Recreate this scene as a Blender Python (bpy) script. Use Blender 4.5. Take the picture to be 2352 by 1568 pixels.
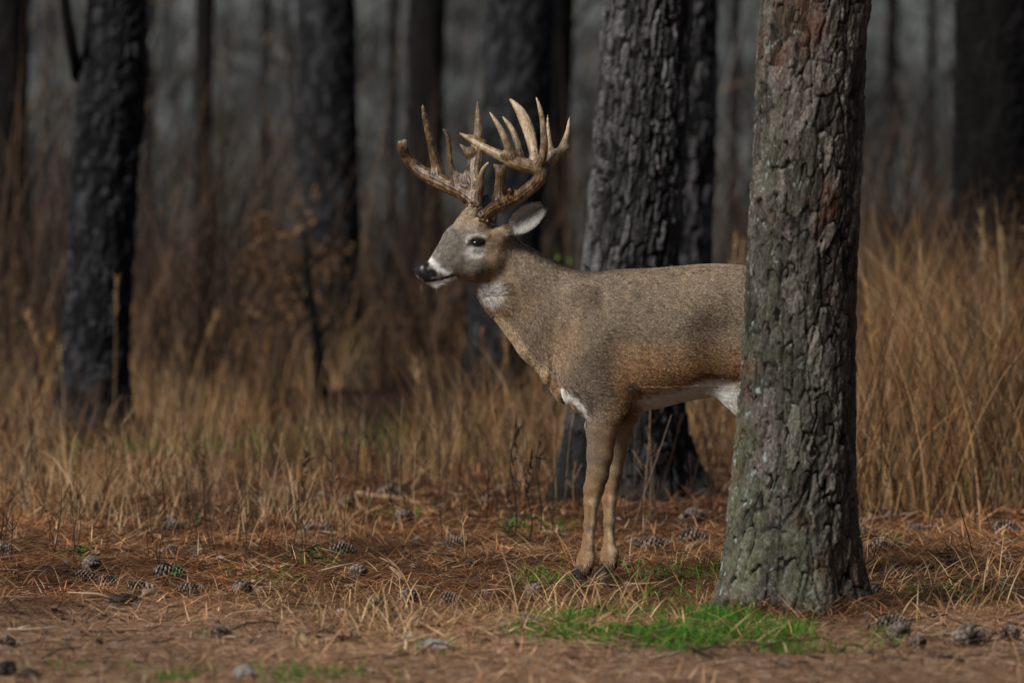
import bpy, math, random
import numpy as np
from mathutils import Vector

for o in list(bpy.data.objects):
    bpy.data.objects.remove(o, do_unlink=True)
random.seed(7)
RNG = np.random.default_rng(11)
SC = bpy.context.scene
COL = SC.collection

# ------------------------------------------------------------------ camera
CAM_H = 1.05
FOC = 200.0 / 36.0 * 2352.0            # focal length in units of a 2352 px wide frame
PITCH = math.atan((784 - 554) / FOC)
S = 744.0                              # units per metre at the deer
D_DEER = FOC / S
cam_d = bpy.data.cameras.new("camera")
cam = bpy.data.objects.new("camera", cam_d)
COL.objects.link(cam)
cam.location = (0, 0, CAM_H)
cam.rotation_euler = (math.pi / 2 - PITCH, 0, 0)
cam_d.lens = 200.0
cam_d.sensor_width = 36.0
cam_d.clip_start = 0.5
cam_d.clip_end = 2000.0
cam_d.dof.use_dof = True
cam_d.dof.focus_distance = D_DEER - 0.05
cam_d.dof.aperture_fstop = 3.9
cam_d.dof.aperture_blades = 9
SC.camera = cam

# ------------------------------------------------------------------ sky, sun, exposure
SUN_TO = Vector((-0.56, -0.56, 0.64)).normalized()      # direction towards the sun
world = bpy.data.worlds.new("World")
SC.world = world
world.use_nodes = True
wn = world.node_tree
wn.nodes.clear()
sky = wn.nodes.new("ShaderNodeTexSky")
sky.sky_type = 'NISHITA'
sky.sun_disc = False
sky.sun_elevation = math.asin(SUN_TO.z)
sky.sun_rotation = math.atan2(SUN_TO.x, SUN_TO.y) % (2 * math.pi)
sky.air_density = 1.0
sky.dust_density = 1.6
sky.ozone_density = 1.0
bg = wn.nodes.new("ShaderNodeBackground")
bg.inputs[1].default_value = 0.05
wo = wn.nodes.new("ShaderNodeOutputWorld")
wn.links.new(sky.outputs[0], bg.inputs[0])
wn.links.new(bg.outputs[0], wo.inputs[0])
sun_d = bpy.data.lights.new("sun", 'SUN')
sun_d.energy = 5.0
sun_d.angle = math.radians(22)
sun_d.color = (1.0, 0.965, 0.91)
sun = bpy.data.objects.new("sun", sun_d)
COL.objects.link(sun)
sun.rotation_euler = SUN_TO.to_track_quat('Z', 'Y').to_euler()
SC.view_settings.view_transform = 'Standard'
SC.view_settings.look = 'None'
SC.view_settings.gamma = 1.0
SC.view_settings.use_curve_mapping = False
SC.view_settings.exposure = -0.30
SC.render.engine = 'CYCLES'
SC.cycles.use_denoising = True
SC.cycles.max_bounces = 6
SC.cycles.diffuse_bounces = 3
SC.cycles.glossy_bounces = 2
SC.cycles.transmission_bounces = 2
SC.cycles.transparent_max_bounces = 4
SC.cycles_curves.shape = 'RIBBONS'


# ------------------------------------------------------------------ helpers
def at(px, py, d):
    """point in the place seen at (px, py) of the 2352 x 1568 frame, d metres down range"""
    a = (px - 1176) / FOC
    b = (784 - py) / FOC
    t = d / (math.cos(PITCH) + b * math.sin(PITCH))
    return Vector((a * t, d, CAM_H + t * (-math.sin(PITCH) + b * math.cos(PITCH))))


def ground_d(py):
    """distance at which level ground shows at row py"""
    b = (784 - py) / FOC
    ang = PITCH - math.atan(b)
    return CAM_H / math.tan(ang)


def _h(ix, iy, iz, seed):
    n = (ix.astype(np.int64) * 374761393 + iy.astype(np.int64) * 668265263 + iz.astype(np.int64) * 2147483647 + seed * 974634777) & 0xFFFFFFFF
    n = ((n ^ (n >> 13)) * 1274126177) & 0xFFFFFFFF
    n = ((n ^ (n >> 16)) * 2246822519) & 0xFFFFFFFF
    return ((n ^ (n >> 15)) & 0xFFFFFF) / float(0x1000000)


def noise3(p, seed=0):
    """value noise in -1..1, p is (N,3)"""
    f = np.floor(p)
    i = f.astype(np.int64)
    w = p - f
    w = w * w * (3 - 2 * w)
    r = 0
    for dx in (0, 1):
        for dy in (0, 1):
            for dz in (0, 1):
                c = _h(i[:, 0] + dx, i[:, 1] + dy, i[:, 2] + dz, seed)
                r = r + c * (w[:, 0] if dx else 1 - w[:, 0]) * (w[:, 1] if dy else 1 - w[:, 1]) * (w[:, 2] if dz else 1 - w[:, 2])
    return r * 2 - 1


def fbm(p, octv=3, seed=0):
    r = 0
    a = 1.0
    for k in range(octv):
        r = r + a * noise3(p * (2 ** k), seed + k * 17)
        a *= 0.5
    return r / 1.75


def sstep(a, b, x):
    t = np.clip((x - a) / (b - a), 0, 1)
    return t * t * (3 - 2 * t)


def fast_mesh(name, V, quads=None, tris=None, smooth=True):
    me = bpy.data.meshes.new(name)
    V = np.asarray(V, dtype=np.float32)
    loops, starts = [], []
    n = 0
    if quads is not None and len(quads):
        q = np.asarray(quads, dtype=np.int32)
        loops.append(q.ravel())
        starts.append(np.arange(len(q)) * 4)
        n = q.size
    if tris is not None and len(tris):
        t = np.asarray(tris, dtype=np.int32)
        loops.append(t.ravel())
        starts.append(n + np.arange(len(t)) * 3)
    L = np.concatenate(loops)
    ST = np.concatenate(starts).astype(np.int32)
    me.vertices.add(len(V))
    me.vertices.foreach_set("co", V.ravel())
    me.loops.add(len(L))
    me.loops.foreach_set("vertex_index", L)
    me.polygons.add(len(ST))
    me.polygons.foreach_set("loop_start", ST)
    me.update(calc_edges=True)
    me.validate()
    if smooth:
        me.polygons.foreach_set("use_smooth", np.ones(len(me.polygons), dtype=bool))
    return me


def vcol(me, name, C):
    C = np.asarray(C, dtype=np.float32)
    if C.ndim == 1:
        a = me.attributes.new(name, 'FLOAT', 'POINT')
        a.data.foreach_set("value", C)
    else:
        if C.shape[1] == 3:
            C = np.concatenate([C, np.ones((len(C), 1), np.float32)], 1)
        a = me.attributes.new(name, 'FLOAT_COLOR', 'POINT')
        a.data.foreach_set("color", C.ravel())


def link(name, data, mat=None, parent=None, label=None, cat=None, group=None, kind=None):
    o = bpy.data.objects.new(name, data)
    COL.objects.link(o)
    if mat is not None and data is not None and not data.materials:
        data.materials.append(mat)
    if parent is not None:
        o.parent = parent
    if label:
        o["label"] = label
    if cat:
        o["category"] = cat
    if group:
        o["group"] = group
    if kind:
        o["kind"] = kind
    return o


class NT:
    """small node-tree writer"""

    def __init__(self, name, rough=0.9, spec=0.2):
        self.m = bpy.data.materials.new(name)
        self.m.use_nodes = True
        self.t = self.m.node_tree
        self.b = self.t.nodes["Principled BSDF"]
        self.b.inputs["Roughness"].default_value = rough
        self.b.inputs["Specular IOR Level"].default_value = spec

    def n(self, kind, **kw):
        nd = self.t.nodes.new(kind)
        for k, v in kw.items():
            if k in nd.inputs.keys():
                if hasattr(v, "is_linked") or isinstance(v, bpy.types.NodeSocket):
                    self.t.links.new(v, nd.inputs[k])
                else:
                    nd.inputs[k].default_value = v
            else:
                setattr(nd, k, v)
        return nd

    def attr(self, name):
        return self.n("ShaderNodeAttribute", attribute_name=name)

    def noise(self, scale, detail=3, vec=None, rough=0.6):
        nd = self.n("ShaderNodeTexNoise")
        nd.inputs["Scale"].default_value = scale
        nd.inputs["Detail"].default_value = detail
        nd.inputs["Roughness"].default_value = rough
        if vec is not None:
            self.t.links.new(vec, nd.inputs["Vector"])
        return nd.outputs["Fac"]

    def coord(self, scale=(1, 1, 1), kind="Object"):
        tc = self.n("ShaderNodeTexCoord")
        mp = self.n("ShaderNodeMapping")
        mp.inputs["Scale"].default_value = scale
        self.t.links.new(tc.outputs[kind], mp.inputs["Vector"])
        return mp.outputs["Vector"]

    def ramp(self, fac, stops):
        r = self.n("ShaderNodeValToRGB")
        self.t.links.new(fac, r.inputs["Fac"])
        e = r.color_ramp.elements
        while len(e) < len(stops):
            e.new(0.5)
        for k, (p, c) in enumerate(stops):
            e[k].position = p
            e[k].color = (c[0], c[1], c[2], 1) if hasattr(c, "__len__") else (c, c, c, 1)
        return r.outputs["Color"]

    def mix(self, fac, a, b, mode='MIX'):
        nd = self.n("ShaderNodeMix", data_type='RGBA', blend_type=mode)
        ins = [i for i in nd.inputs if i.type == 'RGBA']
        fa = nd.inputs[0]
        for sock, v in ((fa, fac), (ins[0], a), (ins[1], b)):
            if isinstance(v, bpy.types.NodeSocket):
                self.t.links.new(v, sock)
            elif hasattr(v, "__len__"):
                sock.default_value = (v[0], v[1], v[2], 1)
            else:
                sock.default_value = v
        return [o for o in nd.outputs if o.type == 'RGBA'][0]

    def math(self, op, a, b=0.0, clamp=False):
        nd = self.n("ShaderNodeMath", operation=op, use_clamp=clamp)
        for k, v in enumerate((a, b)):
            if isinstance(v, bpy.types.NodeSocket):
                self.t.links.new(v, nd.inputs[k])
            else:
                nd.inputs[k].default_value = v
        return nd.outputs[0]

    def set(self, **kw):
        for k, v in kw.items():
            k = k.replace("_", " ")
            if isinstance(v, bpy.types.NodeSocket):
                self.t.links.new(v, self.b.inputs[k])
            else:
                self.b.inputs[k].default_value = v
        return self

    def bump(self, h, strength=0.5, dist=0.005):
        bp = self.n("ShaderNodeBump")
        bp.inputs["Strength"].default_value = strength
        bp.inputs["Distance"].default_value = dist
        self.t.links.new(h, bp.inputs["Height"])
        self.t.links.new(bp.outputs["Normal"], self.b.inputs["Normal"])
        return self


def attr_mat(name, attr="col", rough=0.85, spec=0.2, trans=0.0):
    m = NT(name, rough, spec)
    m.set(Base_Color=m.attr(attr).outputs["Color"])
    if trans:
        d = m.n("ShaderNodeBsdfTranslucent")
        m.t.links.new(m.attr(attr).outputs["Color"], d.inputs["Color"])
        mx = m.n("ShaderNodeMixShader")
        mx.inputs[0].default_value = trans
        m.t.links.new(m.b.outputs[0], mx.inputs[1])
        m.t.links.new(d.outputs[0], mx.inputs[2])
        out = [n for n in m.t.nodes if n.type == 'OUTPUT_MATERIAL'][0]
        m.t.links.new(mx.outputs[0], out.inputs["Surface"])
    return m.m


def surface_nets(F, org, h):
    """polygonise F<0 on a regular grid; returns vertices and quads"""
    nx, ny, nz = F.shape
    ins = F < 0
    c = np.zeros((nx - 1, ny - 1, nz - 1), np.int8)
    for dx in (0, 1):
        for dy in (0, 1):
            for dz in (0, 1):
                c += ins[dx:nx - 1 + dx, dy:ny - 1 + dy, dz:nz - 1 + dz]
    cells = np.argwhere((c > 0) & (c < 8))
    idx = -np.ones(c.shape, np.int32)
    idx[cells[:, 0], cells[:, 1], cells[:, 2]] = np.arange(len(cells))
    acc = np.zeros((len(cells), 3))
    cnt = np.zeros(len(cells))
    cor = [(a, b, d) for a in (0, 1) for b in (0, 1) for d in (0, 1)]
    for i, A in enumerate(cor):
        for B in cor[i + 1:]:
            if sum(abs(A[k] - B[k]) for k in range(3)) != 1:
                continue
            fa = F[cells[:, 0] + A[0], cells[:, 1] + A[1], cells[:, 2] + A[2]]
            fb = F[cells[:, 0] + B[0], cells[:, 1] + B[1], cells[:, 2] + B[2]]
            m = (fa < 0) != (fb < 0)
            t = np.where(m, fa / np.where(m, fa - fb, 1), 0)
            pos = np.array(A)[None] + t[:, None] * (np.array(B) - np.array(A))[None]
            acc += np.where(m[:, None], pos, 0)
            cnt += m
    V = (cells + acc / cnt[:, None]) * h + np.asarray(org)
    Q = []
    for ax in range(3):
        b_, c_ = [(1, 2), (2, 0), (0, 1)][ax]
        sl0 = [slice(None)] * 3
        sl1 = [slice(None)] * 3
        sl0[ax] = slice(0, -1)
        sl1[ax] = slice(1, None)
        e = np.argwhere(ins[tuple(sl0)] != ins[tuple(sl1)])
        e = e[(e[:, b_] > 0) & (e[:, c_] > 0) & (e[:, b_] < F.shape[b_] - 1) & (e[:, c_] < F.shape[c_] - 1)]
        s = ins[e[:, 0], e[:, 1], e[:, 2]]
        def ci(db, dc):
            k = e.copy()
            k[:, b_] -= db
            k[:, c_] -= dc
            return idx[k[:, 0], k[:, 1], k[:, 2]]
        q = np.stack([ci(1, 1), ci(0, 1), ci(0, 0), ci(1, 0)], 1)
        q[~s] = q[~s][:, ::-1]
        Q.append(q)
    return V, np.concatenate(Q)


class Field:
    """a distance field on a grid, joined part by part with a soft union"""

    def __init__(self, lo, hi, h):
        self.lo = np.array(lo, float)
        self.h = h
        self.n = np.ceil((np.array(hi) - self.lo) / h).astype(int) + 1
        self.F = np.full(self.n, 1.0, np.float32)
        self.ax = [self.lo[k] + np.arange(self.n[k]) * h for k in range(3)]

    def block(self, lo, hi):
        a = np.clip(np.floor((np.array(lo) - self.lo) / self.h).astype(int), 0, self.n - 1)
        b = np.clip(np.ceil((np.array(hi) - self.lo) / self.h).astype(int) + 1, 1, self.n)
        sl = tuple(slice(a[k], b[k]) for k in range(3))
        X, Y, Z = np.meshgrid(*[self.ax[k][sl[k]] for k in range(3)], indexing='ij')
        return sl, X, Y, Z

    def join(self, sl, d, k):
        f = self.F[sl]
        if k > 0:
            hh = np.clip(0.5 + 0.5 * (f - d) / k, 0, 1)
            self.F[sl] = f + (d - f) * hh - k * hh * (1 - hh)
        else:
            self.F[sl] = np.minimum(f, d)

    def cut(self, sl, d, k=0.004):
        f = self.F[sl]
        d = -d
        hh = np.clip(0.5 - 0.5 * (f - d) / k, 0, 1)
        self.F[sl] = f + (d - f) * hh + k * hh * (1 - hh)

    def cone(self, A, B, ra, rb, k=0.02, lat=1.0, latdir=(0, 1, 0), cut=False):
        """tapered capsule; lat flattens it along latdir"""
        A = np.array(A, float)
        B = np.array(B, float)
        lmax = max(lat) if hasattr(lat, '__len__') else lat
        mg = max(ra, rb) * max(1.0, lmax) + max(k, .004) * 1.5 + 2 * self.h
        sl, X, Y, Z = self.block(np.minimum(A, B) - mg, np.maximum(A, B) + mg)
        if X.size == 0:
            return
        ld = np.array(latdir, float)
        ld /= np.linalg.norm(ld)
        AB = B - A
        px, py, pz = X - A[0], Y - A[1], Z - A[2]
        t = np.clip((px * AB[0] + py * AB[1] + pz * AB[2]) / max(AB @ AB, 1e-9), 0, 1)
        qx, qy, qz = px - t * AB[0], py - t * AB[1], pz - t * AB[2]
        if hasattr(lat, '__len__') or lat != 1.0:
            dl = qx * ld[0] + qy * ld[1] + qz * ld[2]
            la = lat if not hasattr(lat, "__len__") else lat[0] + (lat[1] - lat[0]) * t
            s = 1.0 / la - 1.0
            qx, qy, qz = qx + dl * s * ld[0], qy + dl * s * ld[1], qz + dl * s * ld[2]
        r = ra + (rb - ra) * t
        d = np.sqrt(qx * qx + qy * qy + qz * qz) - r
        if lmax < 1.0:
            d *= 0.5 + 0.5 * lmax
        if cut:
            self.cut(sl, d, k)
        else:
            self.join(sl, d, k)

    def profile(self, O, U, Vv, L, st, k=0.03, p=2.2, pad=0.1):
        """loft along U: st rows are (u, v_low, v_high, halfwidth)"""
        O, U, Vv, L = [np.array(a, float) for a in (O, U, Vv, L)]
        st = np.array(st, float)
        pts = []
        for u, a, b, w in st:
            for v in (a, b):
                for s in (-w, w):
                    pts.append(O + u * U + v * Vv + s * L)
        pts = np.array(pts)
        sl, X, Y, Z = self.block(pts.min(0) - pad, pts.max(0) + pad)
        px, py, pz = X - O[0], Y - O[1], Z - O[2]
        u = px * U[0] + py * U[1] + pz * U[2]
        v = px * Vv[0] + py * Vv[1] + pz * Vv[2]
        l = px * L[0] + py * L[1] + pz * L[2]
        lo = smooth_interp(u, st[:, 0], st[:, 1])
        hi = smooth_interp(u, st[:, 0], st[:, 2])
        w = smooth_interp(u, st[:, 0], st[:, 3])
        hv = np.maximum((hi - lo) / 2, 1e-3)
        f = (np.abs((v - (hi + lo) / 2) / hv) ** p + np.abs(l / np.maximum(w, 1e-3)) ** p) ** (1 / p) - 1
        g = np.gradient(f, self.h)
        gm = np.sqrt(g[0] ** 2 + g[1] ** 2 + g[2] ** 2)
        d = f / np.maximum(gm, 2.0)
        d = np.where(f > 0, np.maximum(d, f * np.minimum(hv, w) * 0.9), d)
        end = np.maximum(st[0, 0] - u, u - st[-1, 0])
        d = np.maximum(d, end)
        self.join(sl, d.astype(np.float32), k)

    def grad(self, P):
        g = np.gradient(self.F, self.h)
        q = (P - self.lo) / self.h
        i = np.clip(np.floor(q).astype(int), 0, self.n - 2)
        w = q - i
        out = np.zeros_like(P)
        for a in range(3):
            r = 0
            for dx in (0, 1):
                for dy in (0, 1):
                    for dz in (0, 1):
                        r = r + g[a][i[:, 0] + dx, i[:, 1] + dy, i[:, 2] + dz] * (w[:, 0] if dx else 1 - w[:, 0]) * (w[:, 1] if dy else 1 - w[:, 1]) * (w[:, 2] if dz else 1 - w[:, 2])
            out[:, a] = r
        return out / np.maximum(np.linalg.norm(out, axis=1, keepdims=True), 1e-6)


def smooth_interp(x, xs, ys):
    """monotone-ish cubic (finite-difference Hermite) interpolation, clamped at the ends"""
    xs, ys = np.asarray(xs, float), np.asarray(ys, float)
    m = np.gradient(ys, xs)
    i = np.clip(np.searchsorted(xs, x) - 1, 0, len(xs) - 2)
    h = xs[i + 1] - xs[i]
    t = np.clip((x - xs[i]) / h, 0, 1)
    return ((2 * t ** 3 - 3 * t ** 2 + 1) * ys[i] + (t ** 3 - 2 * t ** 2 + t) * h * m[i]
            + (-2 * t ** 3 + 3 * t ** 2) * ys[i + 1] + (t ** 3 - t ** 2) * h * m[i + 1])


def ribbons(root, head, up0, length, width, bend, K=4, twist=None, droop=None):
    """N curved blades as one vertex soup. root (N,3); head = heading angle of lean; up0 = elevation angle at the root;
    bend = how much elevation is lost towards the tip. Returns V (N,K+1,2,3) and quads."""
    N = len(root)
    P = root.copy()
    rows = []
    seg = (length / K)[:, None]
    side_a = head + math.pi / 2 if twist is None else twist
    side = np.stack([np.cos(side_a), np.sin(side_a), np.zeros(N)], 1)
    for j in range(K + 1):
        t = j / K
        w = (width * (1 - 0.92 * t ** 1.6))[:, None] * 0.5
        rows.append(np.stack([P - side * w, P + side * w], 1))
        e = up0 - bend * ((j + 0.5) / K) ** 1.5
        d = np.stack([np.cos(head) * np.cos(e), np.sin(head) * np.cos(e), np.sin(e)], 1)
        P = P + d * seg
    V = np.stack(rows, 1)
    base = (np.arange(N) * (K + 1) * 2)[:, None]
    Q = []
    for j in range(K):
        a = base + j * 2
        Q.append(np.concatenate([a, a + 1, a + 3, a + 2], 1))
    return V.reshape(-1, 3), np.concatenate(Q)


def per_blade(C, K):
    return np.repeat(C, (K + 1) * 2, axis=0)


def tube(path, radii, seg=8, closed_tip=True):
    """tapered tube along a path -> V, quads, tris"""
    path = np.asarray(path, float)
    radii = np.asarray(radii, float)
    n = len(path)
    T = np.gradient(path, axis=0)
    T /= np.linalg.norm(T, axis=1, keepdims=True) + 1e-9
    ref = np.array([0.31, 0.17, 0.94]) if abs(T[0][2]) < 0.9 else np.array([0.95, 0.2, 0.1])
    V = []
    for i in range(n):
        a = np.cross(T[i], ref)
        a /= np.linalg.norm(a) + 1e-9
        b = np.cross(T[i], a)
        th = np.arange(seg) / seg * 2 * math.pi
        V.append(path[i] + radii[i] * (np.cos(th)[:, None] * a + np.sin(th)[:, None] * b))
    V = np.concatenate(V)
    Q = []
    for i in range(n - 1):
        for j in range(seg):
            k = (j + 1) % seg
            Q.append((i * seg + j, i * seg + k, (i + 1) * seg + k, (i + 1) * seg + j))
    Tr = []
    for end, i0 in ((0, 0), (1, (n - 1) * seg)):
        V = np.concatenate([V, path[[0 if end == 0 else -1]]])
        c = len(V) - 1
        for j in range(seg):
            k = (j + 1) % seg
            Tr.append((i0 + k, i0 + j, c) if end == 0 else (i0 + j, i0 + k, c))
    return V, np.array(Q), np.array(Tr)


class Soup:
    def __init__(self):
        self.V, self.Q, self.T, self.C = [], [], [], []
        self.n = 0

    def add(self, V, Q=None, T=None, C=None):
        V = np.asarray(V, float)
        self.V.append(V)
        if Q is not None and len(Q):
            self.Q.append(np.asarray(Q) + self.n)
        if T is not None and len(T):
            self.T.append(np.asarray(T) + self.n)
        if C is not None:
            C = np.asarray(C, float)
            self.C.append(np.broadcast_to(C, (len(V), 3)) if C.ndim == 1 else C)
        self.n += len(V)

    def mesh(self, name, smooth=True, attr="col"):
        me = fast_mesh(name, np.concatenate(self.V), np.concatenate(self.Q) if self.Q else None,
                       np.concatenate(self.T) if self.T else None, smooth)
        if self.C:
            vcol(me, attr, np.concatenate(self.C))
        return me


# ------------------------------------------------------------------ the ground
T1_D, T2_D = 16.06, 23.0
MOUND = at(1815, 1418, 15.95)


def gz(x, y):
    x = np.asarray(x, float)
    y = np.asarray(y, float)
    p = np.stack([x, y, np.zeros_like(x)], -1).reshape(-1, 3)
    z = 0.018 * noise3(p * 0.55, 3) + 0.010 * noise3(p * 2.1, 4) + 0.004 * noise3(p * 7.0, 5)
    z = z.reshape(x.shape)
    z = z * (1 - .92 * np.exp(-(((x - .28) / .55) ** 2 + ((y - D_DEER) / .7) ** 2) ** 2))
    z = z + 0.006 * np.exp(-(((x - MOUND.x) / 0.50) ** 2 + ((y - MOUND.y) / 0.55) ** 2))
    t = np.clip((y - 80) / 190, 0, 1)
    z = z + 26 * t * t * (3 - 2 * t) * (0.9 + 0.1 * np.sin(x * 0.03))
    far = np.clip((y - 30) / 30, 0, 1)
    z = z + far * 0.12 * noise3(p * 0.12, 9).reshape(x.shape)
    return z


def gz1(x, y):
    return float(gz(np.array([x]), np.array([y]))[0])


ys = np.concatenate([np.linspace(-60, 8, 18), np.linspace(9, 27, 320), 27 + np.cumsum(np.linspace(0.08, 9, 130))])
us = np.concatenate([-np.geomspace(1, 0.011, 60), np.linspace(-0.0105, 0.0105, 190), np.geomspace(0.011, 1, 60)])
XX = us[None, :] * 260.0 * np.ones_like(ys)[:, None]
YY = ys[:, None] * np.ones_like(us)[None, :]
ZZ = gz(XX, YY)
nr, nc = XX.shape
gi = np.arange(nr * nc).reshape(nr, nc)
GQ = np.stack([gi[:-1, :-1], gi[:-1, 1:], gi[1:, 1:], gi[1:, :-1]], -1).reshape(-1, 4)
g_me = fast_mesh("ground", np.stack([XX, YY, ZZ], -1).reshape(-1, 3), GQ)
gm = NT("pine_duff", 0.95, 0.1)
co = gm.coord((1, 1, 1))
cs = gm.coord((1.0, 0.45, 1.0))
big = gm.noise(0.9, 3, co)
mid = gm.noise(9.0, 4, cs)
fine = gm.noise(70.0, 3, cs)
duff = gm.ramp(mid, [(0.28, (0.022, 0.010, 0.006)), (0.5, (0.075, 0.032, 0.014)), (0.72, (0.17, 0.080, 0.036))])
duff2 = gm.ramp(fine, [(0.3, (0.35, 0.33, 0.30)), (0.7, (1.25, 1.2, 1.15))])
col = gm.mix(1.0, duff, duff2, 'MULTIPLY')
dirt = gm.ramp(gm.noise(22.0, 4, cs), [(0.3, (0.10, 0.054, 0.030)), (0.50, (0.31, 0.185, 0.110)), (0.70, (0.50, 0.35, 0.235))])
sep = gm.n("ShaderNodeSeparateXYZ")
gm.t.links.new(gm.n("ShaderNodeTexCoord").outputs["Object"], sep.inputs[0])
near = gm.n("ShaderNodeMapRange")
near.inputs["From Min"].default_value = 15.7
near.inputs["From Max"].default_value = 16.9
near.inputs["To Min"].default_value = 1.0
near.inputs["To Max"].default_value = 0.0
gm.t.links.new(gm.math('ADD', sep.outputs["Y"], gm.math('MULTIPLY', gm.math('SUBTRACT', big, 0.5), 3.5)), near.inputs["Value"])
col = gm.mix(gm.math('MULTIPLY', near.outputs[0], 0.85), col, dirt)
farf = gm.n("ShaderNodeMapRange")
farf.inputs["From Min"].default_value = 60
farf.inputs["From Max"].default_value = 100
gm.t.links.new(sep.outputs["Y"], farf.inputs["Value"])
leaf = gm.ramp(gm.noise(1.0, 4, gm.coord((0.42, 0.085, 0.3))), [(0.36, (0.022, 0.023, 0.020)), (0.50, (0.066, 0.071, 0.068)), (0.64, (0.145, 0.158, 0.152))])
midf = gm.n("ShaderNodeMapRange")
midf.inputs["From Min"].default_value = 22
midf.inputs["From Max"].default_value = 30
gm.t.links.new(sep.outputs["Y"], midf.inputs["Value"])
col = gm.mix(gm.math('MULTIPLY', midf.outputs[0], 0.85), col, gm.ramp(mid, [(0.3, (0.012, 0.007, 0.005)), (0.7, (0.050, 0.028, 0.016))]))  # ground under the tall grass darkened, painting in the shade between blades
col = gm.mix(farf.outputs[0], col, leaf)
gm.set(Base_Color=col)
gm.bump(gm.math('ADD', mid, fine), 0.9, 0.02)
link("ground", g_me, gm.m, kind="structure", label="forest floor of reddish brown pine straw and bare dirt", cat="ground")


# ------------------------------------------------------------------ bark and trunks
def worley(u, v, nu, seed):
    """F1, F2 and the id noise of the nearest cell; periodic in u with nu cells"""
    iu, iv = np.floor(u).astype(int), np.floor(v).astype(int)
    f1 = np.full(u.shape, 9.0)
    f2 = np.full(u.shape, 9.0)
    cid = np.zeros(u.shape)
    zz = np.zeros_like(iu)
    for du in (-1, 0, 1):
        for dv in (-1, 0, 1):
            cu, cv = iu + du, iv + dv
            wu = np.mod(cu, nu)
            ju = cu + 0.12 + 0.76 * _h(wu, cv, zz, seed)
            jv = cv + 0.05 + 0.9 * _h(wu, cv, zz + 1, seed)
            d = np.sqrt((u - ju) ** 2 + (v - jv) ** 2)
            r = _h(wu, cv, zz + 2, seed)
            nearer = d < f1
            f2 = np.where(nearer, f1, np.minimum(f2, d))
            cid = np.where(nearer, r, cid)
            f1 = np.where(nearer, d, f1)
    return f1, f2, cid


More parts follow.
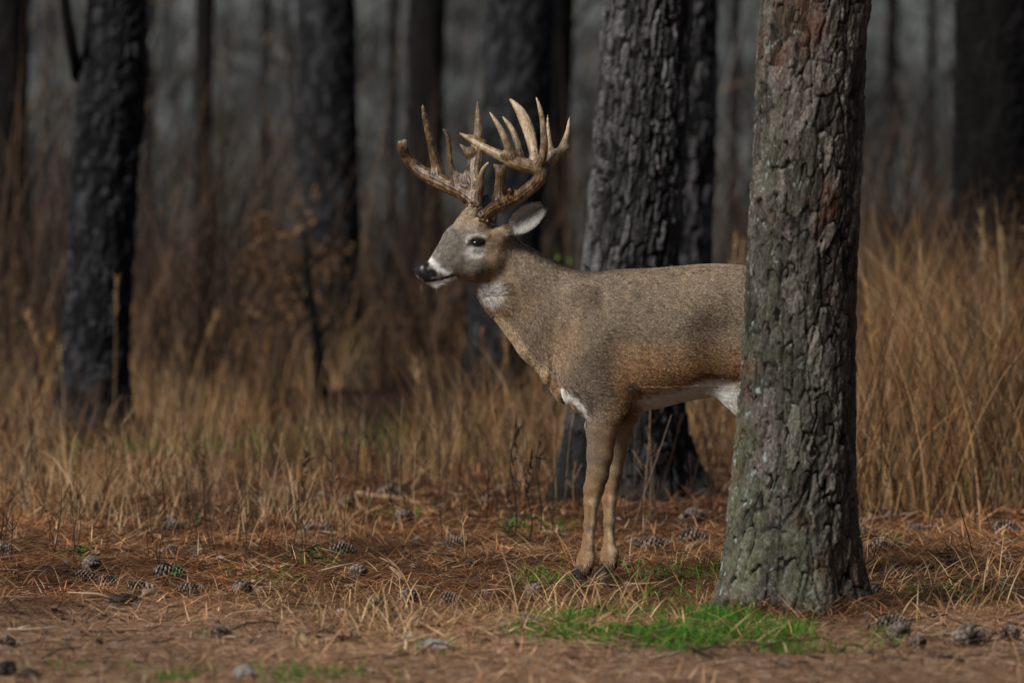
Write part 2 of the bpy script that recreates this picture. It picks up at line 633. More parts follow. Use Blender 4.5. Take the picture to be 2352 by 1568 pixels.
def trunk_mesh(name, d, table, res, cell=(0.035, 0.085), depth=0.012, seed=1, top=13.0, flare_lobes=0.0, furrow=.17):
    """table rows (py, left, right) traced on the frame, at distance d -> displaced trunk mesh in metres round its base"""
    rows = []
    for py, l, r in table:
        p = at((l + r) / 2, py, d)
        rows.append((p.z, p.x, (r - l) / 2 / FOC * d))
    rows.sort()
    rows = np.array(rows)
    z_lo, z_hi = rows[0, 0], rows[-1, 0]
    sl_x = (rows[-1, 1] - rows[0, 1]) / max(z_hi - z_lo, .1) * 0.5
    ext = [(z_lo - 0.12, rows[0, 1], rows[0, 2] * 1.06)] + [tuple(r) for r in rows]
    ext += [(z_hi + 0.6, rows[-1, 1] + sl_x * 0.6, rows[-1, 2] * 0.975), (top * 0.6, rows[-1, 1] + sl_x * 3, rows[-1, 2] * 0.75), (top, rows[-1, 1] + sl_x * 5, rows[-1, 2] * 0.3)]
    ext = np.array(ext)
    zs = np.concatenate([np.arange(z_lo - 0.12, z_hi + 0.35, res), np.linspace(z_hi + 0.36, top, 90)])
    cx = smooth_interp(zs, ext[:, 0], ext[:, 1])
    rr = smooth_interp(zs, ext[:, 0], ext[:, 2])
    R = np.median(rows[:, 2])
    n = int(2 * math.pi * R / res)
    th = np.arange(n) / n * 2 * math.pi
    TH, Z = np.meshgrid(th, zs)
    RR = np.repeat(rr[:, None], n, 1)
    CX = np.repeat(cx[:, None], n, 1)
    if flare_lobes:
        fl = np.clip((RR / R - 1.0), 0, 1)
        RR = RR * (1 + flare_lobes * fl * np.sin(TH * 5 + seed))
    # bark
    f3 = np.stack([np.cos(TH) * R, np.sin(TH) * R, Z], -1).reshape(-1, 3)
    wob = fbm(f3 * np.array([8, 8, 4]), 3, seed).reshape(Z.shape)
    wob2 = fbm(f3 * np.array([30, 30, 13]), 2, seed + 3).reshape(Z.shape)
    wob3 = noise3(f3 * 55.0, seed + 4).reshape(Z.shape)
    nu = max(6, int(round(2 * math.pi * R / cell[0])))
    u = TH / (2 * math.pi) * nu + 0.7 * wob + 0.42 * wob2 + .10 * wob3
    v = Z / cell[1] + 0.6 * wob2 + 0.5 * fbm(f3 * 5.0, 2, seed + 8).reshape(Z.shape) + .15 * wob3
    f1, f2, cid = worley(u, v, nu, seed)
    nuL = max(5, int(nu * .55))
    l1, l2, cidL = worley(TH / (2 * math.pi) * nuL + .55 * wob + .2 * wob2, v * .28 + .3 * wob, nuL, seed + 2)
    edgeL = sstep(0.0, furrow * .8, l2 - l1 + .04 * wob3)
    edge = sstep(0.0, furrow, f2 - f1 + .06 * wob3 + .14 * np.clip(wob2 + .1, 0, 1)) * (.35 + .65 * edgeL)
    nu2 = int(nu * 2.2)
    g1, g2, cid2 = worley(TH / (2 * math.pi) * nu2 + 0.9 * wob2 + .3 * wob3, v * 2.6 + 0.8 * wob, nu2, seed + 5)
    edge2 = sstep(0.0, 0.16, g2 - g1)
    grain = noise3(f3 * np.array([120, 120, 28]), seed + 6).reshape(Z.shape)
    flake = fbm(f3 * np.array([46, 46, 26]), 3, seed + 7).reshape(Z.shape)
    fl5 = flake * 5
    terr = (np.floor(fl5) + sstep(.7, 1.0, fl5 - np.floor(fl5))) / 5
    hgt = edge * (0.55 + 0.45 * cid) * (0.62 + 0.38 * edge2 * (0.2 + 0.8 * cid2))
    hgt = np.clip(hgt + .34 * terr * edge, 0, 1)
    disp = depth * (hgt - 0.55) + depth * 0.10 * grain + depth * 0.12 * wob
    rad = RR + disp
    X = CX + rad * np.cos(TH)
    Y = rad * np.sin(TH)
    base = np.array([cx[0], d, 0.0])
    V = np.stack([X - base[0], Y, Z], -1).reshape(-1, 3)
    m = len(zs)
    gi = np.arange(m * n).reshape(m, n)
    gj = np.roll(gi, -1, axis=1)
    Q = np.stack([gi[:-1], gj[:-1], gj[1:], gi[1:]], -1).reshape(-1, 4)
    me = fast_mesh(name, V, Q)
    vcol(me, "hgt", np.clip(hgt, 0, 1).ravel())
    vcol(me, "plate", (0.6 * cid + 0.4 * cid2).ravel())
    return me, base, (cx, zs)


def bark_mat(name, dark, mid, light, crev, lichen=0.0, red=0.0, char=0.0, cr=(.02, .26)):
    m = NT(name, 0.92, 0.15)
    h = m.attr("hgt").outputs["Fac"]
    p = m.attr("plate").outputs["Fac"]
    v = m.coord((60, 60, 18))
    g = m.noise(1.0, 4, v)
    f = m.math('ADD', m.math('MULTIPLY', p, 0.55), m.math('MULTIPLY', g, 0.5))
    c = m.ramp(f, [(0.25, dark), (0.52, mid), (0.8, light)])
    if red:
        rn = m.noise(5.0, 3, m.coord((1, 1, 0.6)))
        rf = m.math('MULTIPLY', m.ramp(rn, [(0.56, 0.0), (0.70, 1.0)]), red)
        c = m.mix(rf, c, (0.105, 0.042, 0.024))
    if lichen:
        s = m.n("ShaderNodeSeparateXYZ")
        m.t.links.new(m.n("ShaderNodeTexCoord").outputs["Object"], s.inputs[0])
        low = m.n("ShaderNodeMapRange")
        low.inputs["From Min"].default_value = 0.95
        low.inputs["From Max"].default_value = 0.1
        m.t.links.new(s.outputs["Z"], low.inputs["Value"])
        lef = m.n("ShaderNodeMapRange")
        lef.inputs["From Min"].default_value = 0.10
        lef.inputs["From Max"].default_value = -0.16
        m.t.links.new(s.outputs["X"], lef.inputs["Value"])
        where = m.math('ADD', m.math('MULTIPLY', low.outputs[0], 0.55), m.math('MULTIPLY', lef.outputs[0], 0.5))
        ln = m.ramp(m.noise(11.0, 4, m.coord((1, 1, 0.7))), [(0.38, 0.0), (0.66, 1.0)])
        lf = m.math('MULTIPLY', m.math('MULTIPLY', ln, where), lichen, True)
        lc = m.ramp(m.noise(30.0, 2, m.coord()), [(0.35, (0.085, 0.100, 0.040)), (0.6, (0.165, 0.185, 0.115)), (0.8, (0.30, 0.36, 0.30))])
        c = m.mix(lf, c, lc)
        # crusty pale blue-green lichen spots on the weather side
        sn = m.ramp(m.noise(24.0, 2, m.coord()), [(0.63, 0.0), (0.68, 1.0)])
        sf = m.math('MULTIPLY', m.math('MULTIPLY', sn, lef.outputs[0]), 0.8)
        c = m.mix(sf, c, (0.33, 0.42, 0.39))
    if char:
        s2 = m.n("ShaderNodeSeparateXYZ")
        m.t.links.new(m.n("ShaderNodeTexCoord").outputs["Object"], s2.inputs[0])
        cz = m.n("ShaderNodeMapRange")
        cz.inputs["From Min"].default_value = char + .35
        cz.inputs["From Max"].default_value = char - .35
        m.t.links.new(m.math('ADD', s2.outputs["Z"], m.math('MULTIPLY', m.noise(7.0, 3, m.coord()), .5)), cz.inputs["Value"])
        c = m.mix(m.math('MULTIPLY', cz.outputs[0], .82), c, (0.012, 0.012, 0.013))
    c = m.mix(m.ramp(h, [(cr[0], 1.0), (cr[1], 0.0)]), c, crev)  # near-black furrows by depth: dark inner bark and char, plus painted shade
    m.set(Base_Color=c)
    g2 = m.noise(1.0, 5, m.coord((150, 150, 70)))
    c2 = m.mix(1.0, c, m.ramp(g2, [(0.32, (0.45, 0.45, 0.45)), (0.55, (1.0, 1.0, 1.0)), (0.72, (1.7, 1.7, 1.7))]), 'MULTIPLY')
    m.set(Base_Color=c2)
    m.bump(m.math('ADD', g, g2), 0.9, 0.007)
    return m.m


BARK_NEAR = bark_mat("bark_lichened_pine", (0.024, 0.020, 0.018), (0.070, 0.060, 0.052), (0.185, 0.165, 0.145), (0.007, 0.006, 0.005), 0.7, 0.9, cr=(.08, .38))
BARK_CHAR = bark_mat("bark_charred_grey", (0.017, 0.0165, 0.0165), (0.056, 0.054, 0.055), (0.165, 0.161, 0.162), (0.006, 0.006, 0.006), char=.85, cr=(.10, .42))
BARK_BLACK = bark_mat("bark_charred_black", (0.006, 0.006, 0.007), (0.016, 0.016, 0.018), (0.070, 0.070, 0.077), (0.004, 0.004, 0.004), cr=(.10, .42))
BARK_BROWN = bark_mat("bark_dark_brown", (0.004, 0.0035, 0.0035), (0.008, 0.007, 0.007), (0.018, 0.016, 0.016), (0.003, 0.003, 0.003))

# crown: limbs and needle tufts, well above the frame
rc = np.random.default_rng(5)
limb = Soup()
tuft = Soup()
for k in range(15):
    a = k * 2.4 + rc.uniform(-.3, .3)
    z0 = 8.6 + k * 0.32
    ln = 2.6 - k * 0.12
    path = [(0, 0, z0)]
    for j in range(1, 6):
        t = j / 5
        path.append((math.cos(a + .2 * t) * ln * t, math.sin(a + .2 * t) * ln * t, z0 + 0.5 * ln * t * (1 - .3 * t) + rc.uniform(-.05, .05)))
    V, Q, T = tube(path, np.linspace(0.045, 0.008, 6), 5)
    limb.add(V, Q, T)
    for j in range(26):
        t = rc.uniform(0.3, 1.05)
        i = min(int(t * 5), 4)
        c = np.array(path[i]) * (1 - (t * 5 - i)) + np.array(path[i + 1]) * (t * 5 - i) + rc.normal(0, 0.16, 3)
        nn = 9
        hd = rc.uniform(0, 2 * math.pi, nn)
        V, Q = ribbons(np.repeat(c[None], nn, 0), hd, rc.uniform(-.3, 1.4, nn), rc.uniform(.18, .28, nn), np.full(nn, .03), rc.uniform(0, .6, nn), 1)
        tuft.add(V, Q, C=np.array((0.035, 0.065, 0.022)) * rc.uniform(.7, 1.3))
LIMB_ME = limb.mesh("limb")
LIMB_ME.materials.append(BARK_BROWN)
TUFT_ME = tuft.mesh("crown", smooth=False)
TUFT_ME.materials.append(attr_mat("pine_needles_green", trans=0.25))


def pine(d, table, res, mat, label, cell, depth, seed, top=13.0, lobes=0.0, group="pine trees", name="pine_tree", furrow=.17):
    me, base, (cx, zs) = trunk_mesh("trunk", d, table, res, cell, depth, seed, top, lobes, furrow)
    root = link(name, None, label=label, cat="tree", group=group)
    root.location = base
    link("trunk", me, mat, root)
    ax = cx[-1] - cx[0] - (cx[-1] - cx[len(cx) // 2]) * 0.3
    cr = link("crown", TUFT_ME, None, root)
    cr.location = (ax, 0, top - 13.0)
    cr.rotation_euler = (0, 0, seed * 1.3)
    lb = link("limbs", LIMB_ME, None, cr)
    return root


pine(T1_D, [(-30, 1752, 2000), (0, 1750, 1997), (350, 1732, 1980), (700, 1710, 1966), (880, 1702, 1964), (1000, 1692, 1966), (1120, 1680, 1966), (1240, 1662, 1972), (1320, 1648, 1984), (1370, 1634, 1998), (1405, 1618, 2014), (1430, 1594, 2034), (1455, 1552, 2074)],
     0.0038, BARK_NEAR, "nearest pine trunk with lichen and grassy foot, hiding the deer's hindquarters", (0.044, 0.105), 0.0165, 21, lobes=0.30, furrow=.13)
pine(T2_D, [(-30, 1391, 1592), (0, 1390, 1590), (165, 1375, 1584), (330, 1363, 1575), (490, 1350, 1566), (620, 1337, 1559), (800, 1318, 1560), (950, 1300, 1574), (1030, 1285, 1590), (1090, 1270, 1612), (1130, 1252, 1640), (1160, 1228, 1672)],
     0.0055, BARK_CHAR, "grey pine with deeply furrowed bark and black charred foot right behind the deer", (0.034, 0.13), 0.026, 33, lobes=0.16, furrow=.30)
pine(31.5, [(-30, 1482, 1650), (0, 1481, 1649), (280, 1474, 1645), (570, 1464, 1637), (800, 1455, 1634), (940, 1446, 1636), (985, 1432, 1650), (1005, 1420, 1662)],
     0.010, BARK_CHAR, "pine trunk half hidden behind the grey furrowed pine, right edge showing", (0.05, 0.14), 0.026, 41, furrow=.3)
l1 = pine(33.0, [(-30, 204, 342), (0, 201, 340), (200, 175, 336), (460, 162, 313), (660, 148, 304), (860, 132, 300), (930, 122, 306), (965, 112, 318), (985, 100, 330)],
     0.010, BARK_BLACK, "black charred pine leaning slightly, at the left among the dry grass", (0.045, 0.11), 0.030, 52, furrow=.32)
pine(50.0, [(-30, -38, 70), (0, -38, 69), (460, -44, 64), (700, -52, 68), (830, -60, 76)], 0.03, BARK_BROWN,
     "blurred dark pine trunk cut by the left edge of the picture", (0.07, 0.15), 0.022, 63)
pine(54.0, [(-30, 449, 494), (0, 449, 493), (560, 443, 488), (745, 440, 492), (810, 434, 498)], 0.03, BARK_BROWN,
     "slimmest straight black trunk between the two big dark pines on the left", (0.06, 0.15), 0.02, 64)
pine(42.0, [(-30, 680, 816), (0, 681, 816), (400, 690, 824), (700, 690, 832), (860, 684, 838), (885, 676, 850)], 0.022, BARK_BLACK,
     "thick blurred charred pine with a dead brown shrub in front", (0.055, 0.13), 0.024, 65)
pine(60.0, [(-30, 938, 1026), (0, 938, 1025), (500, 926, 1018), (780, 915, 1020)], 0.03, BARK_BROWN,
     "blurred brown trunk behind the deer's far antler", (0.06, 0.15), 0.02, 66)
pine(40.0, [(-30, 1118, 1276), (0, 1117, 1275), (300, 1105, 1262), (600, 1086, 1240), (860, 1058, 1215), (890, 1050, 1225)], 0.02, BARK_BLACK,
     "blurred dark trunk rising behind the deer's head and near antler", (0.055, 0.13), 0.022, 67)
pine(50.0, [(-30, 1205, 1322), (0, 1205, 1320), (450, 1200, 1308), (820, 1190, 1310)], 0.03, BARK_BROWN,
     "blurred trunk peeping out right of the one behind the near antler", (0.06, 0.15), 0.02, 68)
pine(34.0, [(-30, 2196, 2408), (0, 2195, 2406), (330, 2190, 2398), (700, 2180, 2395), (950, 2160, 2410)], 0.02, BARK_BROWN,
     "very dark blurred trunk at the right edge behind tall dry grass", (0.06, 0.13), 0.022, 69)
# extra farther trunks glimpsed in the mist-grey gaps
for k, (px, w, d, lab) in enumerate([
        (612, 22, 96.0, "thin far grey trunk left of the thick charred pine with the shrub"),
        (905, 24, 92.0, "thin far trunk just left of the brown trunk behind the far antler"),
        (2050, 30, 88.0, "thin far trunk seen just right of the nearest pine"),
        (1690, 26, 105.0, "thin far trunk in the grey gap left of the nearest pine"),
        (345, 26, 84.0, "thin far trunk touching the right side of the leaning charred pine"),
        (2140, 20, 98.0, "thin far trunk left of the very dark trunk at the right edge")]):
    zb = gz1((px - 1176) / FOC * d, d)
    yb = 784 - FOC * math.tan(math.atan((zb - CAM_H) / d) + PITCH)
    pine(d, [(-40, px - w / 2, px + w / 2), (300, px - w / 2 - 3, px + w / 2 - 3), (yb, px - w / 2 - 6, px + w / 2 + 2)], 0.06, BARK_BROWN, lab, (0.08, 0.2), 0.02, 80 + k)

# a crooked side stem on the leaning charred pine
q = [at(178, 178, 33.0), at(172, 140, 32.9), at(162, 95, 32.8), at(153, 40, 32.8), at(146, -20, 32.8), at(138, -120, 32.8), at(128, -300, 32.8)]
V, Q, T = tube([p - l1.location for p in q], [.035, .034, .032, .030, .028, .024, .012], 10)
sb = link("side_stem", fast_mesh("side_stem", V, Q, T), BARK_BROWN, l1)

# ------------------------------------------------------------------ far hardwoods: grey stems and twigs nobody could count
rf = np.random.default_rng(77)
fw = Soup()
for k in range(85):
    d = rf.uniform(78, 215)
    x = rf.uniform(-1, 1) * (0.09 * d * 2.2 + 3)
    z = gz1(x, d)
    r = rf.uniform(0.02, 0.09) * (1.8 if rf.random() < .12 else 1)
    H = rf.uniform(7, 13)
    lx, ly = rf.normal(0, .05, 2)
    ph = rf.uniform(0, 6)
    path = [(x + lx * H * t + .12 * math.sin(ph + 5 * t), d + ly * H * t, z - .2 + H * t) for t in np.linspace(0, 1, 7)]
    V, Q, T = tube(path, np.linspace(r, r * .35, 7), 6)
    g = rf.uniform(.008, .035) if rf.random() < .6 else rf.uniform(.07, .20)
    c0 = np.array((g, g * 1.01, g * 0.96)) if rf.random() < .75 else np.array((g * .9, g * .72, g * .58))
    fw.add(V, Q, T, c0)
    for j in range(10):
        t = rf.uniform(.08, .8)
        i = int(t * 6)
        p0 = np.array(path[i])
        a = rf.uniform(0, 6.28)
        L = rf.uniform(.6, 2.4)
        e = rf.uniform(.2, 1.1)
        bp = [p0 + np.array((math.cos(a) * math.cos(e), math.sin(a) * math.cos(e), math.sin(e))) * L * s + np.array((0, 0, -.15 * L * s * s)) + rf.normal(0, .04, 3) for s in np.linspace(0, 1, 4)]
        V, Q, T = tube(bp, np.linspace(r * .35, .006, 4), 4)
        fw.add(V, Q, T, c0 * rf.uniform(.8, 1.3))
# twiggy understorey
n = 24000
dd = rf.uniform(62, 165, n)
xx = rf.uniform(-1, 1, n) * (0.09 * dd * 2.0 + 2)
zz = gz(xx, dd) + rf.uniform(0, 7.0, n) * rf.random(n)
gcol = rf.choice([.015, .035, .08, .16], n)[:, None] * rf.uniform(.7, 1.3, n)[:, None] * np.array((1, 1.0, .95))
brn = rf.random(n) < .3
gcol[brn] = gcol[brn] * np.array((1.0, .7, .5))
V, Q = ribbons(np.stack([xx, dd, zz], 1), rf.uniform(0, 6.28, n), rf.uniform(.1, 1.5, n), rf.uniform(.5, 2.2, n), rf.uniform(.010, .035, n), rf.uniform(-.3, .9, n), 3)
fw.add(V, Q, None, per_blade(gcol, 3))
# slanting limbs and bent saplings, soft with distance
n = 2300
dd = rf.uniform(62, 120, n)
xx = rf.uniform(-1, 1, n) * (0.09 * dd * 2.0 + 2)
zz = gz(xx, dd) + rf.uniform(0, 7.5, n)
gcol = np.where(rf.random(n) < .55, rf.uniform(.006, .02, n), rf.uniform(.08, .24, n))[:, None] * np.array((1, 1.0, .96))
brn = rf.random(n) < .25
gcol[brn] = gcol[brn] * np.array((1.0, .62, .42))
V, Q = ribbons(np.stack([xx, dd, zz], 1), rf.choice([0, math.pi], n) + rf.normal(0, .6, n), rf.uniform(-.2, 1.3, n), rf.uniform(.8, 3.2, n), rf.uniform(.02, .075, n), rf.uniform(-.7, 1.0, n), 5, twist=rf.normal(math.pi / 2, .5, n))
fw.add(V, Q, None, per_blade(gcol, 5))
link("far_woods", fw.mesh("far_woods"), attr_mat("grey_far_stems"), kind="stuff", label="misty mass of thin grey stems and twigs far behind the pines", cat="woods")


# ------------------------------------------------------------------ the deer
DX = 1500.0                                    # frame column that becomes x = 0 of the deer


def P(px, py, y=0.0):
    return np.array(((px - DX) / S, y, (1335.0 - py) / S))


SK = 0.12                                      # the trunk points a little towards the viewer
PHI = math.radians(20)                         # so does the head, a little more
HO = P(1165, 575, SK * (1165 - DX) / S - 0.005)
a2 = math.hypot(200, 57)
cdx, cdz = -200 / a2, -57 / a2
HU = np.array((cdx * math.cos(PHI), -math.sin(PHI) * 0.96, cdz))
HU /= np.linalg.norm(HU)
HL = np.array((math.sin(PHI), -math.cos(PHI), 0.0))          # lateral, towards the viewer
HL -= HU * (HL @ HU)
HL /= np.linalg.norm(HL)
HV = np.cross(HL, HU)
if HV[2] < 0:
    HV = -HV


def head_uv(px, py):
    """frame column/row of a midline point -> (u, v) on the head axes"""
    t = P(px, py) - np.array((HO[0], 0, HO[2]))
    A = np.array(((HU[0], HV[0]), (HU[2], HV[2])))
    return np.linalg.solve(A, np.array((t[0], t[2])))


def head_pt(px, py, lat):
    """point of the head seen at (px, py), lat metres off its midline"""
    t = P(px, py) - np.array((HO[0], 0, HO[2])) - lat * np.array((HL[0], 0, HL[2]))
    A = np.array(((HU[0], HV[0]), (HU[2], HV[2])))
    u, v = np.linalg.solve(A, np.array((t[0], t[2])))
    return HO + u * HU + v * HV + lat * HL


fld = Field((-0.80, -0.36, -0.01), (0.66, 0.30, 1.22), 0.0048)
# trunk
tor = []
for px, t, b, w in [(1262, 690, 868, .06), (1285, 660, 890, .115), (1320, 636, 922, .15), (1380, 627, 942, .17), (1440, 622, 946, .178), (1500, 618, 938, .19),
                    (1560, 613, 926, .20), (1620, 609, 915, .20), (1680, 611, 906, .195), (1740, 618, 893, .185), (1800, 628, 885, .18), (1860, 648, 885, .165), (1905, 685, 870, .12), (1932, 740, 820, .05)]:
    tor.append(((px - DX) / S, (1335 - b) / S, (1335 - t) / S, w))
ty = np.array((1, SK, 0.0))
ty /= np.linalg.norm(ty)
fld.profile((0, 0, 0), (ty[0], ty[1], 0), (0, 0, 1), (-ty[1], ty[0], 0), [(u / ty[0], a, b, w) for u, a, b, w in tor], k=0.0, p=2.25)


def yc(px):
    return SK * (px - DX) / S


# neck
fld.cone(P(1365, 785, yc(1365)), P(1268, 722, yc(1268)), .165, .135, .05, .72)
fld.cone(P(1268, 722, yc(1268)), P(1190, 655, yc(1190)), .135, .108, .04, .72)
fld.cone(P(1190, 655, yc(1190)), P(1150, 602, yc(1150)), .108, .080, .04, .76)
# throat line: a slimmer ridge along the underside
fld.cone(P(1118, 668, yc(1118) - .005), P(1226, 798, yc(1226)), .026, .034, .04)
fld.cone(P(1226, 798, yc(1226)), P(1296, 884, yc(1296)), .034, .045, .04)
# head
hp = []
for (pt, pb, w) in [((1182, 545), (1182, 625), .036), ((1165, 520), (1150, 650), .056), ((1135, 506), (1122, 658), .064), ((1105, 500), (1100, 656), .066), ((1078, 506), (1088, 653), .063), ((1056, 514), (1066, 652), .055),
                    ((1037, 530), (1045, 651), .046), ((1018, 557), (1030, 652), .0385), ((1000, 583), (1014, 655), .034), ((985, 603), (1000, 658), .033), ((970, 613), (984, 654), .032), ((962, 622), (970, 645), .024), ((958, 628), (963, 638), .010)]:
    (u0, v0), (u1, v1) = head_uv(*pt), head_uv(*pb)
    hp.append(((u0 + u1) / 2, v1, v0, w))
hp.sort()
fld.profile(HO, HU, HV, HL, hp, k=0.03, p=2.1, pad=0.06)
# cheek and jaw muscle, brow ridge over each eye, pedicles
for s in (1, -1):
    fld.cone(head_pt(1128, 600, s * .036), head_pt(1098, 612, s * .036), .036, .026, .03)
    fld.cone(head_pt(1116, 545, s * .058), head_pt(1084, 546, s * .050), .0125, .0125, .014)
    fld.cone(head_pt(1116, 572, s * .056), head_pt(1088, 573, s * .053), .010, .010, .016)
    fld.cone(head_pt(1012, 632, s * .020), head_pt(1036, 630, s * .026), .012, .012, .012)
    fld.cone(head_pt(1000, 651, s * .014), head_pt(1030, 646, s * .018), .010, .010, .012)
for s in (1, -1):
    fld.cone(head_pt(1140, 552, s * .040), head_pt(1163, 536, s * .062), .034, .024, .03)
PED_N = head_pt(1112, 508, .040)
PED_F = head_pt(1087, 486, -.040)
fld.cone(head_pt(1098, 528, .034), PED_N, .028, .021, .018)
fld.cone(head_pt(1072, 520, -.030), PED_F, .030, .0215, .022)
fld.cone(head_pt(1062, 516, -.01), head_pt(1078, 500, -.03), .018, .02, .02)
# nose pad and nostrils, mouth
fld.cone(head_pt(970, 624, 0), head_pt(984, 634, 0), .020, .020, .01, 1.45, HL)
for s in (1, -1):
    fld.cone(head_pt(975, 617, s * .014), head_pt(992, 622, s * .020), .013, .012, .008)
    fld.cone(head_pt(991, 629, s * .040), head_pt(1002, 633, s * .046), .008, .010, .005, cut=True)
    fld.cone(head_pt(978, 648, s * .036), head_pt(1012, 645, s * .040), .005, .005, .004, cut=True)
    fld.cone(head_pt(1012, 645, s * .040), head_pt(1040, 635, s * .046), .005, .004, .004, cut=True)
    fld.cone(head_pt(1110, 558, s * .080), head_pt(1088, 560, s * .074), .0125, .011, .006, cut=True)


def leg(nodes, k0=0.045):
    for i in range(len(nodes) - 1):
        (ax, ay, ad, ar, al), (bx, by, bd, br, bl) = nodes[i], nodes[i + 1]
        fld.cone(P(ax, ay, ad), P(bx, by, bd), ar, br, k0 if i < 2 else 0.012, (al, bl))


NF, FF = yc(1360) - .115, yc(1410) + .10
leg([(1352, 790, NF + .035, .100, .55), (1365, 880, NF + .012, .090, .62), (1392, 938, NF, .064, .78), (1381, 985, NF, .0475, .8), (1376, 1045, NF, .0385, .82), (1371, 1088, NF, .0325, .88), (1362, 1122, NF, .0295, .95),
     (1357, 1150, NF, .0225, 1), (1354, 1200, NF, .0175, 1), (1349, 1250, NF, .0180, 1), (1345, 1281, NF, .0265, .95), (1340, 1298, NF, .0225, 1), (1336, 1308, NF, .020, 1)])
leg([(1395, 800, FF - .035, .095, .55), (1408, 880, FF - .012, .085, .62), (1428, 945, FF, .056, .78), (1419, 995, FF, .042, .8), (1413, 1045, FF, .0345, .82), (1408, 1090, FF, .0290, .88), (1402, 1124, FF, .0265, .95),
     (1401, 1152, FF, .0215, 1), (1400, 1205, FF, .0160, 1), (1400, 1250, FF, .0165, 1), (1401, 1278, FF, .0265, .95), (1399, 1298, FF, .0235, 1), (1396, 1308, FF, .020, 1)])
NH, FH = yc(1830) - .105, yc(1830) + .105
for HD, ox in ((NH, 0), (FH, 26)):
    s = -1 if HD == NH else 1
    leg([(1838 + ox * .3, 745, HD - s * .02, .140, .6), (1765 + ox * .5, 868, HD, .092, .62), (1775 + ox, 915, HD, .078, .62), (1815 + ox, 985, HD, .052, .7), (1862 + ox, 1058, HD, .034, .85), (1878 + ox, 1085, HD, .032, .9), (1874 + ox, 1120, HD, .0265, .95),
         (1868 + ox, 1200, HD, .0225, 1), (1862 + ox, 1255, HD, .0225, 1), (1858 + ox, 1280, HD, .026, 1), (1850 + ox, 1302, HD, .023, 1), (1845 + ox, 1316, HD, .021, 1)])
# muscle: triceps and elbow, the hollow behind the shoulder, the flank hollow
for s in (-1, 1):
    o_ = .19 if s < 0 else .19
    fld.cone(P(1352, 850, yc(1352) + s * .135), P(1402, 922, yc(1402) + s * .128), .050, .036, .03, .5)
    fld.cone(P(1326, 690, yc(1326) + s * .118), P(1350, 800, yc(1350) + s * .142), .040, .045, .04, .5)
    fld.cone(P(1418, 800, yc(1418) + s * .235), P(1436, 925, yc(1436) + s * .215), .055, .050, .04, cut=True)
    fld.cone(P(1660, 770, yc(1660) + s * .305), P(1668, 850, yc(1668) + s * .290), .125, .110, .05, cut=True)
    fld.cone(P(1285, 715, yc(1285) + s * .215), P(1270, 800, yc(1270) + s * .195), .086, .076, .05, cut=True)
# skin fold from belly to stifle
fld.cone(P(1648, 890, yc(1648) - .10), P(1712, 925, yc(1712) - .115), .030, .05, .03, .6)
fld.cone(P(1648, 890, yc(1648) + .10), P(1712, 925, yc(1712) + .115), .030, .05, .03, .6)
# tail
fld.cone(P(1915, 672, yc(1915)), P(1932, 720, yc(1932)), .030, .032, .02, .9)
fld.cone(P(1932, 720, yc(1932)), P(1938, 800, yc(1938)), .032, .014, .01, .9)

# loose skin: soft folds on the neck and shoulder, a crease where the neck meets the chest
_sl, _X, _Y, _Z = fld.block(P(1200, 960, -.36), P(1700, 600, .3))
_p = np.stack([_X.ravel() * 26, _Y.ravel() * 9, _Z.ravel() * 7], 1)
_f = noise3(_p, 61).reshape(_X.shape)
_wx = np.clip(1 - np.abs((_X * S + DX) - 1320) / 130, 0, 1)
fld.F[_sl] += (0.0032 * _f * _wx + 0.0026 * noise3(_p * np.array((.35, .8, .9)), 62).reshape(_X.shape)).astype(np.float32)
for s in (1, -1):
    fld.cone(P(1252, 838, yc(1252) - s * .085), P(1272, 872, yc(1272) - s * .118), .006, .009, .012, cut=True)
    fld.cone(P(1272, 872, yc(1272) - s * .118), P(1292, 902, yc(1292) - s * .125), .009, .006, .012, cut=True)
BV, BQ = surface_nets(fld.F, fld.lo, fld.h)
BN = fld.grad(BV)


def ellm(X, Y, cx, cy, rx, ry, ang=0.0, soft=0.35):
    c, s = math.cos(math.radians(ang)), math.sin(math.radians(ang))
    dx, dy = X - cx, Y - cy
    a = (dx * c + dy * s) / rx
    b = (-dx * s + dy * c) / ry
    return 1 - sstep(1 - soft, 1 + soft, np.sqrt(a * a + b * b))


def strokem(X, Y, pts, w0, w1, soft=0.5):
    m = np.zeros(X.shape)
    n = len(pts) - 1
    for i in range(n):
        (ax, ay), (bx, by) = pts[i], pts[i + 1]
        t = np.clip(((X - ax) * (bx - ax) + (Y - ay) * (by - ay)) / ((bx - ax) ** 2 + (by - ay) ** 2), 0, 1)
        d = np.hypot(X - ax - t * (bx - ax), Y - ay - t * (by - ay))
        w = w0 + (w1 - w0) * (i + t) / n
        m = np.maximum(m, 1 - sstep(1 - soft, 1 + soft, d / w))
    return m


GREY = np.array((0.205, 0.156, 0.110))
DARKG = np.array((0.125, 0.094, 0.068))
TAN = np.array((0.300, 0.172, 0.082))
BUFF = np.array((0.37, 0.27, 0.17))
RUST = np.array((0.20, 0.092, 0.036))
WHITE = np.array((0.78, 0.755, 0.71))
FACE = np.array((0.185, 0.160, 0.134))
BLACK = np.array((0.012, 0.012, 0.014))


